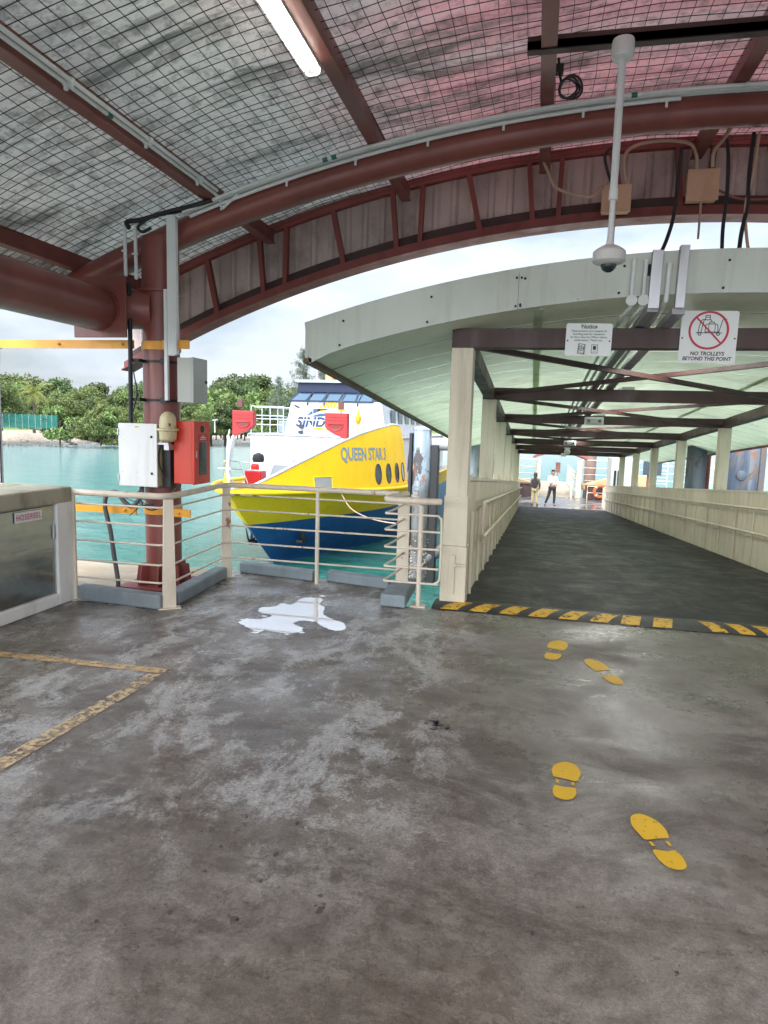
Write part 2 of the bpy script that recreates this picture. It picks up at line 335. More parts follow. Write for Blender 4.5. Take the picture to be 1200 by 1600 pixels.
o = obj('puddle', mb, M['puddle']); struct(o)
m, t, b, L = newmat('damp_concrete'); b.inputs['Base Color'].default_value = (.075,.065,.055,1); b.inputs['Roughness'].default_value = .16
cp = sum((p for p in pp2), Vector())/len(pp2); dn = t.nodes.new('ShaderNodeTexCoord'); dv_ = t.nodes.new('ShaderNodeVectorMath'); dv_.operation = 'DISTANCE'; dv_.inputs[1].default_value = cp; L(dn.outputs['Object'], dv_.inputs[0])
L(ramp(t, math_(t,'ADD',dv_.outputs['Value'],math_(t,'MULTIPLY',noise(t,3.5,9,.7),.9)), [(.55,.75),(1.0,0.)]), b.inputs['Alpha'])
mb = MB(); mb.add([(cp.x-.9,cp.y-.75,.0018),(cp.x+.9,cp.y-.75,.0018),(cp.x+.85,cp.y+.75,.0018),(cp.x-.9,cp.y+.75,.0018)],[(0,1,2,3)]); struct(obj('damp_patch', mb, m))
# main sea surface
def water():
    m, t, b, L = newmat('sea_water')
    n1 = noise(t, .35, 6, .6, (1,1.8,1), dist=.4); n2 = noise(t, 2.2, 6, .62, (1,1.6,1), dist=.8); n3 = noise(t, 7, 4, .6); n4 = noise(t, .02, 3, .5)
    tcx = t.nodes.new('ShaderNodeTexCoord'); cn = t.nodes.new('ShaderNodeSeparateXYZ'); L(tcx.outputs['Object'], cn.inputs[0])
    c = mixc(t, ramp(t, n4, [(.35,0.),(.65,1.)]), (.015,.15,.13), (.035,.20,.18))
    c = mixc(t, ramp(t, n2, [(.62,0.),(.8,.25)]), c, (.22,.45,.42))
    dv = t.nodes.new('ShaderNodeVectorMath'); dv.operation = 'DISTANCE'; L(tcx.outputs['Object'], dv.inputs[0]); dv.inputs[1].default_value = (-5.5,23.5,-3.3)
    c = mixc(t, ramp(t, math_(t,'MULTIPLY',math_(t,'ADD',dv.outputs['Value'],math_(t,'MULTIPLY',n4,6.)),.01), [(.07,0.),(.16,.9),(.9,1.)]), (.0,.12,.085), mixc(t, .75, c, (.155,.32,.295)))  # deep green round the ferry: hull reflection and shade painted into the colour
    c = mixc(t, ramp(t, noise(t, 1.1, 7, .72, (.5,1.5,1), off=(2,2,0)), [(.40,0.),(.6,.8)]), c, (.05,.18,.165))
    c = mixc(t, ramp(t, math_(t,'MULTIPLY',dv.outputs['Value'],.006), [(.25,0.),(.7,.75)]), c, (.28,.35,.34))  # paler far off: grazing sky reflection put into the base colour
    L(c, b.inputs['Base Color']); b.inputs['Roughness'].default_value = .05; b.inputs['IOR'].default_value = 1.40
    h = math_(t,'ADD', math_(t,'MULTIPLY',n1,.8), math_(t,'ADD', math_(t,'MULTIPLY',n2,.5), math_(t,'MULTIPLY',n3,.14)))
    bump(t, b, h, 1.0, .6); return m
M['water'] = water()
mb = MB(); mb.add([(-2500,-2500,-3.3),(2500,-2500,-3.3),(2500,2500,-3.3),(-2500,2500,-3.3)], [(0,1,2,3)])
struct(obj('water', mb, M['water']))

# floor markings
def strip(pts, z=.004):
    mb = MB(); mb.add([(x,y,z) for x,y in pts], [tuple(range(len(pts)))]); return mb
tag(obj('floor_line', strip([(-6.5,3.82),(-2.28,3.89),(-2.30,3.975),(-6.5,3.92)]), M['linepaint']), 'yellow painted line running along the floor in front of the cabinet', 'floor marking', 'faded yellow floor lines')
tag(obj('floor_line', strip([(-2.29,3.875),(-2.28,3.70),(-2.42,1.2),(-2.51,1.2),(-2.385,3.80),(-2.375,3.872)], .0045), M['linepaint2']), 'patchy pale yellow line running towards the camera from the corner', 'floor marking', 'faded yellow floor lines')
def footprint(cx, cy, ang, label, L_=.29, w=.105, flip=1):
    ca, sa = math.cos(ang), math.sin(ang)
    def tr(u, v): return (cx+(u*ca-v*sa), cy+(u*sa+v*ca), .004)
    mb = MB()
    def blob(pts):
        q = spline([(u*flip,v,0) for u,v in pts]+[(pts[0][0]*flip,pts[0][1],0)], 5)[:-1]
        mb.add([tr(p.x*w/.1,p.y*L_/.3) for p in q], [tuple(range(len(q)))])
    blob([(-.045,.01),(-.055,.06),(-.045,.11),(-.01,.148),(.03,.135),(.05,.085),(.047,.03),(.038,.002),(0,.006)])
    blob([(-.036,-.055),(0,-.058),(.036,-.052),(.042,-.09),(.03,-.135),(0,-.15),(-.03,-.137),(-.04,-.095)])
    for u in (-.036,.034): mb.add([tr(u*flip-.006,-.04),tr(u*flip+.008,-.042),tr(u*flip+.006,-.012),tr(u*flip-.007,-.01)], [(0,1,2,3)])
    tag(obj('footprint', mb, M['footpaint']), label, 'floor marking', 'yellow footprints on the floor')
footprint(.243, 5.18, -.18, 'small worn yellow footprint nearest the striped hump, left of the pair', .5, .14, 1)
footprint(.552, 4.80, .34, 'worn yellow footprint with narrow heel, second nearest the striped hump', .5, .125, -1)
footprint(.232, 3.19, -.10, 'yellow footprint with scuffed toe, left one of the nearer pair', .37, .128, 1)
footprint(.578, 2.79, .26, 'largest bright yellow footprint, closest to the camera, solid toe', .38, .125, -1)

# ================================================================ kerb blocks
def kerb(pts, z1, label, name='kerb_block'):
    mb = MB(); mb.prism(pts, lambda u,v,a:(u,v,a), .002, z1)
    tag(obj(name, mb, M['kerb'], bevel=.015), label, 'kerb', 'blue grey kerb blocks at the railing foot')
kerb([(-4.0,5.33),(-3.1,5.24),(-3.09,5.36),(-4.0,5.47)], .13, 'blue grey kerb block beside the hose reel cabinet')
kerb([(-3.17,5.45),(-3.03,5.45),(-3.1,6.58),(-3.24,6.58)], .12, 'blue grey kerb block running beside the brown column')
kerb([(-3.1,6.88),(-2.2,6.72),(-2.2,6.84),(-3.1,7.0)], .11, 'blue grey kerb block behind the puddle, left of the thin railing post')
kerb([(-2.07,6.78),(-1.36,6.62),(-1.36,6.74),(-2.07,6.92)], .11, 'blue grey kerb block right of the thin railing post')
kerb([(-1.31,5.99),(-1.07,5.97),(-1.1,6.72),(-1.31,6.74)], .12, 'short blue grey kerb block with worn end under the gate railing')

# ================================================================ railings
CR = M['creamrail']
def flat_post(x, y, z0, z1, w0, w1, t=.012, ang=0.0, parent=None):
    ca, sa = math.cos(ang), math.sin(ang)
    prof = [(-w0/2,z0),(w0/2,z0),(w1/2,z1),(-w1/2,z1)]
    mb = MB(); mb.prism(prof, lambda u,v,a: (x+u*ca-a*sa, y+u*sa+a*ca, v), -t, t)
    mb.prism([(-w0*.8,-.05),(w0*.8,-.05),(w0*.8,.05),(-w0*.8,.05)], lambda u,v,a: (x+u*ca-v*sa, y+u*sa+v*ca, a), z0+.001, z0+.012)
    return obj('post', mb, CR, parent, bevel=.004)
rl = thing('railing', 'cream pipe railing with five bars from the cabinet to the yellow ferry view', 'railing', loc=(-3.07,5.34,0))
def rel(p, o): return (p[0]-o[0], p[1]-o[1], p[2]-o[2])
def add_parented(fn, root):
    # parts are built in world coordinates, then given the root's inverse shift
    for o in fn: o.parent = root; o.matrix_parent_inverse = Matrix.Translation(-Vector(root.location))
P0, P1, PC, PE = (-3.07,5.34), (-3.15,6.65), (-4.02,5.34), (-1.28,6.62)
path = [PC, P0, P1, PE]
def zline(z): return [(PC[0],PC[1],z), (P0[0]-.09,P0[1]+.0,z),(P0[0]-.01,P0[1]+.08,z), (P1[0],P1[1]-.06,z),(P1[0]+.07,P1[1]+.005,z),(PE[0],PE[1],z-.0)]
parts = []
mb = MB(); mb.tube([(p[0],p[1],.985) for p in zline(.985)], .028, 14); parts.append(obj('top_rail', mb, CR, smooth=50))
for z in (.885,.725,.555,.375,.215):
    mb = MB(); mb.tube(zline(z), .0095, 8); parts.append(obj('bar', mb, CR, smooth=50))
parts.append(flat_post(P0[0]+.012, P0[1]-.015, 0, .965, .12, .085, ang=.62))
parts.append(flat_post(P1[0]+.012, P1[1]-.012, 0, .965, .11, .085, ang=.5))
parts.append(flat_post(PC[0]+.02, PC[1]-.015, 0, .965, .05, .05, ang=0))
mb = MB(); mb.tube([(-2.13,6.64,-.12),(-2.13,6.64,.97)], .021, 12); mb.lathe([(.04,0),(.04,.01)], (-2.13,6.64,-.12)); parts.append(obj('post', mb, CR, smooth=50))
parts.append(flat_post(-1.22, 6.58, .0, .965, .13, .12, ang=-.1))
add_parented(parts, rl)
gr = thing('end_railing', 'short cream railing with rounded bars beside the gangway post', 'railing', loc=(-.97,6.07,0)); parts = []
mb = MB()
tp = spline([(-1.2,6.62,.985),(-1.27,6.3,.985),(-1.3,6.14,.985),(-1.24,6.06,.985),(-1.1,6.05,.985),(-.85,6.05,.985),(-.79,6.07,.985)], 4)
for i in range(len(tp)-1): pass
mb.tube(tp, .03, 12); parts.append(obj('top_rail', mb, CR, smooth=50))
for i, z in enumerate((.855,.705,.545,.365,.225)):
    end = [(-.86,6.07,z),(-.79,6.07,z)] if i else [(-.88,6.07,z),(-.81,6.07,z),(-.78,6.07,z-.03)]
    mb = MB(); mb.tube(spline([(-1.2,6.6,z+.045),(-1.26,6.3,z+.012),(-1.3,6.1,z),(-1.24,6.07,z),(-1.1,6.07,z)], 4)+[Vector(e) for e in end], .0105, 8); parts.append(obj('bar', mb, CR, smooth=50))
mb = MB(); mb.tube(spline([(-.78,6.07,.84),(-.775,6.07,.7),(-.775,6.07,.35),(-.785,6.07,.26),(-.83,6.07,.225)], 5), .0115, 8); parts.append(obj('end_bar', mb, CR, smooth=50))
mb = MB(); mb.tube([(-.97,6.085,0),(-.97,6.085,.93),(-1.0,6.085,.955),(-1.1,6.085,.955)], .022, 12); mb.box(-1.04,-.9,6.04,6.16,.001,.012); parts.append(obj('post', mb, CR, smooth=50))
add_parented(parts, gr)
mb = MB(); mb.lathe([(.045,.0),(.045,.015),(.03,.02),(.028,.05),(.001,.055)], (-1.03,6.12,1.016), 20)
tag(obj('rail_knob', mb, M['white'], smooth=40), 'small round white cap on the short railing by the gangway post', 'cap')

# ================================================================ hose reel cabinet
hc = thing('hose_reel_cabinet', 'low whitewashed cabinet with stainless door marked for a hose reel', 'cabinet', loc=(-4.6,4.2,0)); parts = []
mb = MB(); mb.box(-5.3,-4.06,2.9,5.32,.001,.94); mb.box(-4.06,-4.0,5.12,5.32,0.001,1.0); mb.box(-4.06,-4.0,2.9,5.12,.001,.11)
parts.append(obj('wall', mb, M['whitewall'], bevel=.012))
mb = MB(); mb.box(-5.35,-3.995,2.85,5.325,.895,1.035); parts.append(obj('top_slab', mb, M['mossy'], bevel=.02))
mb = MB(); mb.box(-4.055,-4.03,3.3,5.115,.112,.89); mb.box(-4.029,-4.024,3.3,5.115,.872,.888); mb.box(-4.029,-4.024,5.10,5.115,.112,.868)
d = obj('door', mb, M['stainless'], bevel=.003); parts.append(d)
mb = MB(); mb.box(-4.028,-4.012,5.085,5.095+.01,.60,.72); h_ = obj('handle', mb, M['steel'], d, bevel=.004)
h_.matrix_parent_inverse = Matrix.Identity(4)
add_parented(parts, hc)
sg = thing('hose_reel_sign', 'small white sign with red capitals on the stainless cabinet door', 'sign', loc=(-4.022,4.8,.83))
mb = MB(); mb.box(0,.006,-.152,.152,-.042,.042); obj('plate', mb, M['signwhite'], sg)
obj('lettering', text_mb('HOSEREEL', .066, lambda x,y: (.0075, x, y-.024), bold=.0008, sx=.86, spacing=1.12), M['redtext'], sg, fix=False)

# ================================================================ brown column
CX, CY, CRD = -3.645, 6.25, .177
co = thing('steel_column', 'thick brown painted steel column standing behind the cream railing', 'column', loc=(CX,CY,0)); parts = []
mb = MB(); mb.tube([(CX,CY,.0),(CX,CY,3.38)], CRD, 40); mb.lathe([(CRD+.03,0),(CRD+.03,.03)], (CX,CY,2.86), 40); parts.append(obj('shaft', mb, M['brown'], smooth=40))
mb = MB(); mb.prism([(CX-.33,CY-.33),(CX+.33,CY-.33),(CX+.33,CY+.33),(CX-.33,CY+.33)], lambda u,v,a:(u,v,a), -.029, -.004)
for k in range(8):
    a = math.pi/4*k+.3; c, s = math.cos(a), math.sin(a)
    mb.prism([(CRD-.01,-.004),(CRD+.1,-.004),(CRD+.075,.19),(CRD-.01,.19)], lambda u,v,w: (CX+u*c-w*s, CY+u*s+w*c, v), -.008, .008)
parts.append(obj('base_plate', mb, M['red_rust'], bevel=.004))
for k in range(6):
    a = math.pi/3*k; mb = MB(); mb.lathe([(.018,0),(.018,.03),(.01,.032),(.01,.06)], (CX+.27*math.cos(a), CY+.27*math.sin(a), -.004), 6)
    parts.append(obj('anchor_bolt', mb, M['red_rust']))
add_parented(parts, co)
pb = thing('pipe_beam', 'very thick horizontal brown steel pipe ending in a square plate beside the column', 'beam', loc=(-4.07,5.8,2.66)); parts = []
mb = MB(); mb.tube([(-4.07,-1,2.66),(-4.07,5.86,2.66)], .2, 44); parts.append(obj('pipe', mb, M['brown'], smooth=40))
mb = MB(); mb.box(-4.33,-3.78,5.86,5.885,2.40,2.96); parts.append(obj('end_plate', mb, M['brown'], bevel=.004))
mb = MB(); mb.tube([(-4.02,5.89,2.66),(-3.98,6.02,2.68),(-3.86,6.14,2.70),(-3.7,6.2,2.70)], .185, 36); parts.append(obj('elbow', mb, M['brown'], smooth=40))
add_parented(parts, pb)

# straps and pole
for z0, z1, lab in ((2.315,2.395,'long orange yellow steel strap clamped high round the brown column'), (.71,.785,'orange yellow steel strap low on the column behind the railing')):
    mb = MB()
    x0 = -5.36 if z0 > 2 else -4.9
    mb.box(x0, CX-.16, 6.02, 6.035, z0, z1); mb.box(CX+.14, CX+.42, 6.02, 6.035, z0, z1)
    mb.lathe([(CRD+.012,z0),(CRD+.012,z1)], (CX,CY,0), 40)
    for x in (-4.62, CX-.28, CX+.3): mb.lathe([(.014,0),(.014,.014),(.006,.016),(.006,.03)], (x,6.019,(z0+z1)/2), 6, 'Y')
    tag(obj('steel_strap', mb, M['yellowstrap'], smooth=35), lab, 'strap', 'orange straps on the column')
mb = MB(); mb.tube([(-5.40,6.06,-3.4),(-5.40,6.06,2.95)], .038, 16); 
wp = thing('mast_pole', 'slim pale grey pole at the left edge with a hanging cable', 'pole', loc=(-5.4,6.06,0)); p_ = obj('pole', mb, M['pvc'], smooth=40)
mb = MB(); mb.lathe([(.052,2.30),(.052,2.40)], (-5.4,6.06,0), 16); mb.box(-5.36,-5.3,6.035,6.05,2.31,2.4); c_ = obj('clamp', mb, M['steel'], smooth=40)
mb = MB(); mb.tube(spline([(-5.36,6.03,2.9),(-5.33,6.02,2.6),(-5.31,6.02,2.3),(-5.33,6.02,2.0),(-5.35,6.03,1.6),(-5.36,6.03,.3),(-5.36,6.03,-1)],6), .008, 6); k_ = obj('cable', mb, M['black'], smooth=60)
add_parented([p_, c_, k_], wp)

# ---- boxes on the column
def hbox(name, x0,x1,y0,y1,z0,z1, m, parent): mb = MB(); mb.box(x0,x1,y0,y1,z0,z1); return obj(name, mb, m, parent, bevel=.006)
wb = thing('control_box', 'large white electrical cabinet mounted on the brown column', 'electrical box', loc=(-3.7,5.93,1.3)); parts = []
parts.append(hbox('body', -3.915,-3.515,5.935,6.16,1.005,1.60, M['oldbeige'], None))
dd = hbox('door', -3.92,-3.51,5.915,5.934,1.0,1.605, M['white'], None); parts.append(dd)
for z in (1.48,1.13):
    mb = MB(); mb.lathe([(.013,0),(.013,.004),(.004,.006)], (-3.565,5.914,z), 14, 'Y'); q = obj('lock', mb, M['black'], dd)
mb = MB(); mb.box(-3.74,-3.70,5.9135,5.9148,1.565,1.58); obj('sticker', mb, flat('yellow_sticker',(.5,.42,.1),.6), dd)
for z in (1.08,1.52): mb = MB(); mb.box(-3.925,-3.915,5.905,5.93,z-.03,z+.03); obj('hinge', mb, M['steel'], dd)
add_parented(parts, wb)
rb = thing('fire_cabinet', 'tall red metal fire equipment cabinet with a narrow window', 'fire cabinet', loc=(-3.24,6.15,1.35)); parts = []
parts.append(hbox('body', -3.40,-3.205,6.03,6.345,1.035,1.64, M['red'], None))
dd = hbox('door', -3.204,-3.178,6.022,6.352,1.03,1.645, M['red'], None); parts.append(dd)
mb = MB(); mb.box(-3.1775,-3.174,6.12,6.27,1.12,1.44); g = obj('window', mb, M['glass'], dd)
mb = MB(); mb.lathe([(.037,0),(.037,.006),(.028,.008)], (-3.178,6.19,1.565), 20, 'X'); q = obj('porthole', mb, M['glass'], dd)
mb = MB(); mb.box(-3.1775,-3.1755,6.10,6.29,1.455,1.515); q = obj('label_plate', mb, M['redtext'], dd)
for z_, w_ in ((1.497,.05),(1.483,.11),(1.468,.13)):
    mb = MB(); mb.box(-3.1754,-3.1745,6.195-w_/2,6.195+w_/2,z_-.003,z_+.003); obj('label_line', mb, M['signwhite'], dd)
mb = MB(); mb.box(-3.1775,-3.168,6.05,6.065,1.29,1.36); q = obj('handle', mb, M['steel'], dd, bevel=.003)
add_parented(parts, rb)
gb = thing('grey_junction_box', 'light grey enclosure high on the right side of the column', 'electrical box', loc=(-3.25,6.1,2.0)); parts = []
parts.append(hbox('body', -3.355,-3.205,6.03,6.3,1.815,2.235, M['grey'], None))
dd = hbox('door', -3.204,-3.182,6.022,6.308,1.81,2.24, M['grey'], None); parts.append(dd)
mb = MB(); mb.lathe([(.014,0),(.014,.012),(.005,.014)], (-3.182,6.27,2.02), 14, 'X'); obj('lock', mb, M['black'], dd)
add_parented(parts, gb)
# beacon
bc = thing('warning_beacon', 'cream domed siren on a bracket above the white electrical cabinet', 'siren', loc=(-3.42,6.0,1.5)); parts = []
mb = MB(); mb.lathe([(.001,.285),(.03,.28),(.055,.262),(.072,.23),(.078,.19),(.08,.13),(.102,.122),(.104,.105),(.085,.098),(.08,.02),(.055,.0),(.001,-.005)][::-1], (-3.42,5.965,1.44), 28); parts.append(obj('housing', mb, M['oldbeige'], smooth=30))
mb = MB(); mb.box(-3.53,-3.40,5.93,5.99,1.41,1.43); mb.bar((-3.53,5.96,1.42),(-3.45,5.96,1.52),.012,.05); mb.box(-3.45,-3.4,5.94,6.1,1.36,1.41); parts.append(obj('bracket', mb, M['steel']))
mb = MB(); mb.lathe([(.016,0),(.016,.006)], (-3.37,5.905,1.60), 14, 'Y'); parts.append(obj('lens', mb, M['black']))
add_parented(parts, bc)
# trunking
tr_ = thing('cable_trunking', 'tall white cable trunking running down the right of the column', 'trunking', loc=(-3.4,6.04,2.2)); parts = []
mb = MB(); mb.box(-3.43,-3.355,5.99,6.04,2.25,3.52); mb.box(-3.353,-3.335,5.985,6.035,2.26,3.50); parts.append(obj('duct', mb, M['pvc'], bevel=.004))
mb = MB(); mb.box(-3.47,-3.435,5.995,6.03,1.83,2.86); parts.append(obj('side_duct', mb, M['pvc'], bevel=.004))
add_parented(parts, tr_)
for i, (x, zt, zb) in enumerate(((-3.88,3.47,2.99),(-3.77,3.45,2.96))):
    mb = MB(); mb.tube(spline([(x+.07,6.1,zt+.03),(x+.02,6.05,zt+.01),(x,6.03,zt-.05),(x,6.03,zb+.1),(x,6.03,zb)],5), .017, 10)
    mb.box(x-.024,x+.03,6.0,6.02,zb+.22,zb+.235)
    tag(obj('conduit_stub', mb, M['pvc'], smooth=45), ['short white conduit on the column head, left of two','short white conduit on the column head nearer the trunking'][i], 'conduit', 'short conduits on the column')
# black riser conduit and clamps
bk = thing('black_riser', 'black cable conduit rising beside the column from the white cabinet', 'conduit', loc=(-3.83,5.99,1.6)); parts = []
mb = MB(); mb.tube(spline([(-3.92,6.0,2.9),(-3.86,5.99,2.93),(-3.825,5.99,2.85),(-3.82,5.99,2.4),(-3.825,5.99,1.9),(-3.83,5.99,1.61)],6), .021, 12); parts.append(obj('pipe', mb, M['black'], smooth=50))
mb = MB(); mb.tube(spline([(-3.80,5.98,2.2),(-3.77,5.97,2.05),(-3.745,5.97,1.9),(-3.78,5.97,1.75),(-3.81,5.98,1.66)],5), .006, 6); parts.append(obj('loose_wire', mb, M['black'], smooth=60))
for z in (2.19,1.82):
    mb = MB(); mb.lathe([(CRD+.006,0),(CRD+.006,.025)], (CX,CY,z), 40); mb.box(-3.83,-3.74,6.0,6.12,z,z+.03); mb.box(-3.53,-3.47,6.02,6.065,z-.012,z+.036); parts.append(obj('clamp_band', mb, M['black'], smooth=35))
add_parented(parts, bk)
mb = MB(); mb.tube(spline([(-3.72,5.99,1.0),(-3.73,5.98,.9),(-3.80,5.95,.80),(-3.88,5.94,.84),(-3.97,5.94,.93),(-4.07,5.94,.90),(-4.09,5.93,.78),(-4.03,5.92,.55),(-3.98,5.9,.3),(-3.93,5.88,.06),(-3.93,5.87,.0)],8), .022, 12)
tag(obj('flexible_hose', mb, paint('grey_hose', (.09,.085,.08), .55), smooth=50), 'dark grey flexible hose looping below the white cabinet', 'hose')
mb = MB()
for a_ in range(5):
    rr = random.Random(a_); mb.tube(spline([(-3.70,5.95,1.0),(-3.68+rr.uniform(-.05,.05),5.9,.9),(-3.6+rr.uniform(-.1,.1),5.88,.84+rr.uniform(-.05,.03)),(-3.66+rr.uniform(-.2,.25),5.88,.82+rr.uniform(-.12,.1))],6), .0045, 5)
mb.tube(spline([(-3.7,5.9,.92),(-3.62,5.88,.8),(-3.5,5.9,.8),(-3.35,5.95,.98),(-3.3,5.99,1.03)],6), .007, 6)
tag(obj('loose_wires', mb, M['black'], smooth=60), 'tangle of thin black wires hanging under the white cabinet', 'wires')
mb = MB(); mb.box(-3.50,-3.42,6.0,6.09,1.0,1.45); mb.tube(spline([(-3.49,5.96,1.42),(-3.51,5.95,1.3),(-3.50,5.95,1.2),(-3.46,5.96,1.1)],6), .008, 6)
tag(obj('mounting_channel', mb, M['black'], smooth=40), 'black mounting channel with wires between white and red cabinets', 'bracket')

# ================================================================ terminal roof
XP = 1.35
def arc(x, peak, rad): return peak-(rad-math.sqrt(rad*rad-(x-XP)**2))
def ztube(x): return arc(x, 4.22, 14.5)
def zroof(x): return ztube(x)+.33
XL, XR = -4.95, 7.6
YB, YF = -2.8, 7.66
def roofsheet():
    m, t, b, L = newmat('old_roof_sheet')
    n = noise(t, 1.1, 8, .7, (.45,2.2,1), dist=.6); n2 = noise(t, 9, 8, .75); n3 = noise(t, .45, 4, .5, (.35,1.5,1), off=(3,0,0)); band = noise(t, 1.0, 4, .55, (.12,1.5,.1), off=(0,.35,0))
    tcx = t.nodes.new('ShaderNodeTexCoord'); xy = t.nodes.new('ShaderNodeSeparateXYZ'); L(tcx.outputs['Object'], xy.inputs[0])
    c = mixc(t, ramp(t, n3, [(.35,0.),(.65,1.)]), (.80,.81,.77), (.93,.93,.9))
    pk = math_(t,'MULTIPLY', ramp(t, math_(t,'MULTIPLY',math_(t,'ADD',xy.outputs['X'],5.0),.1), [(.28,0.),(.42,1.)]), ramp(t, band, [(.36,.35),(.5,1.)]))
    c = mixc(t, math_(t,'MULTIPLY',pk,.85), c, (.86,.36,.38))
    c = mixc(t, ramp(t, n, [(.50,0.),(.62,.82)]), c, (.12,.13,.115))
    c = mixc(t, ramp(t, n2, [(.48,0.),(.64,.62)]), c, (.09,.095,.085))
    L(c, b.inputs['Base Color']); b.inputs['Roughness'].default_value = .55
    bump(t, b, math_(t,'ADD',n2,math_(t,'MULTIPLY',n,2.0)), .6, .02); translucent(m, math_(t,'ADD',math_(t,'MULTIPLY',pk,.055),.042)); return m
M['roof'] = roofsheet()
rf = thing('terminal_roof', 'curved terminal roof with brown steel frame and weathered sheeting overhead', 'roof', loc=(XP,6.24,4)); parts = []
def rib(y):
    p = (y % .30)/.30
    return .035*max(0,min(1,(.5-abs(p-.5))*8-.6))
mb = MB()
NX, NY = 48, 300
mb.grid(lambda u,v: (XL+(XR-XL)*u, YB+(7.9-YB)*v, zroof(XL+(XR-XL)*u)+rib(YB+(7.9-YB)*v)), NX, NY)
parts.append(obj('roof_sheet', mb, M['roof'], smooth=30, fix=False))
PUR = [-4.55,-3.05,-1.5,-.05,1.40,2.9,4.4,5.9,7.3]
for x in PUR:
    z = ztube(x)+.125
    mb = MB(); mb.box(x-.04,x+.04,YB,YF-.05,z+.013,z+.155); mb.box(x-.055,x+.055,YB,YF-.05,z,z+.012)
    parts.append(obj('purlin', mb, M['brown'], bevel=.004))
xs = [XL-.0+(XR-XL+0)*i/60 for i in range(61)]
for y in (6.24,.0):
    mb = MB(); mb.tube([(x,y,ztube(x)) for x in xs], .127, 28); parts.append(obj('arch_tube', mb, M['brown'], smooth=40))
# gable truss at the sea end
zgb = lambda x: arc(x, 3.83, 13.3); zgt = lambda x: arc(x, 4.50, 14.4)
def arcbar(z, off0, off1, y0, y1):
    mb = MB()
    for a, b_ in zip(xs[:-1], xs[1:]):
        mb.add([(a,y0,z(a)+off0),(b_,y0,z(b_)+off0),(b_,y1,z(b_)+off0),(a,y1,z(a)+off0),(a,y0,z(a)+off1),(b_,y0,z(b_)+off1),(b_,y1,z(b_)+off1),(a,y1,z(a)+off1)],
               [(0,3,2,1),(4,5,6,7),(0,1,5,4),(2,3,7,6)])
    return mb
parts.append(obj('bottom_chord', arcbar(zgb,0,.09,7.62,7.72), M['red_rust']))
parts.append(obj('bottom_flange', arcbar(zgb,-.018,-.002,7.56,7.84), M['red_rust']))
parts.append(obj('inner_chord', arcbar(zgb,.11,.21,7.735,7.75), M['darkbrown']))
parts.append(obj('top_chord', arcbar(zgt,-.02,.07,7.62,7.70), M['red_rust']))
for x in PUR:
    for dx in (-.10,.16):
        mb = MB(); xa = x+dx; mb.bar((xa,7.66,zgb(xa)+.09),(xa-.06*(1 if dx<0 else -.2),7.66,zgt(xa)-.02),.05,.07,(0,1,0)); parts.append(obj('strut', mb, M['red_rust']))
for a, b_ in zip(PUR[:-1], PUR[1:]):
    xm = (a+b_)/2; mb = MB(); mb.bar((xm+.08,7.66,zgb(xm)+.09),(xm-.06,7.66,zgt(xm)-.02),.055,.07,(0,1,0)); parts.append(obj('strut', mb, M['red_rust']))
M['gable'] = paint('dirty_cladding', (.52,.42,.39), .6, .2, (.14,.07,.06), .7, 2.6, stretch=(1.2,1,.8), bmp=.2)
mb = MB()
def cl(u, v):
    x = XL+(XR-XL)*u; p = (x % .2)/.2; k = max(0,min(1,(.5-abs(p-.5))*9-.9)); return (x, 7.79+.035*k, zgb(x)+.02+(zroof(x)+.01-zgb(x)-.02)*v)
mb.grid(cl, 760, 1); parts.append(obj('gable_cladding', mb, M['gable'], smooth=20))
# side cladding along the left eave
mb = MB()
def cs(u, v):
    y = -.6+8.3*u; p = (y % .2)/.2; k = max(0,min(1,(.5-abs(p-.5))*9-.9)); return (-5.0-.03*k, y, 2.93+.42*v)
mb.grid(cs, 600, 1); parts.append(obj('eave_cladding', mb, M['gable'], smooth=20))
mb = MB(); mb.box(-4.97,-4.89,-.6,7.7,2.86,2.94); mb.box(-4.97,-4.89,-.6,7.7,3.18,3.25); parts.append(obj('eave_rail', mb, M['red_rust']))
add_parented(parts, rf)

# wire netting slung between the purlins
mb = MB()
def wz(x, y): return ztube(x)+.245+.012*math.sin(x*4.1+y*2.3)-.02*math.sin((y*1.7))**2
rr = random.Random(3)
y = 1.2
while y < 7.55:
    ph = rr.uniform(0,6); a = [ (x_, y+.012*math.sin(x_*1.9+ph)+.006*math.sin(x_*7+ph), wz(x_,y)) for x_ in [XL+.1+i*.25 for i in range(int((5.5-XL)/.25))]]
    mb.tube(a, .0029, 4, False); y += .098
x = XL+.15
while x < 5.4:
    ph = rr.uniform(0,6); a = [(x+.012*math.sin(q*1.7+ph)+.006*math.sin(q*6+ph), q, wz(x,q)+.003) for q in [1.2+i*.25 for i in range(26)]]
    mb.tube(a, .0029, 4, False); x += .098
M['wire'] = flat('rusty_wire', (.035,.028,.024), .7)
tag(obj('wire_netting', mb, M['wire'], fix=False), 'square wire netting slung under the roof sheeting', 'netting')
# dark cross member carrying the camera
mb = MB(); mb.box(-.2,3.6,5.2,5.28,4.27,4.33); mb.box(-.2,3.6,5.2,5.212,4.27,4.36)
tag(obj('cross_member', mb, M['darkbrown'], bevel=.003), 'thin dark brown steel angle crossing under the purlins beside the dome camera', 'beam')

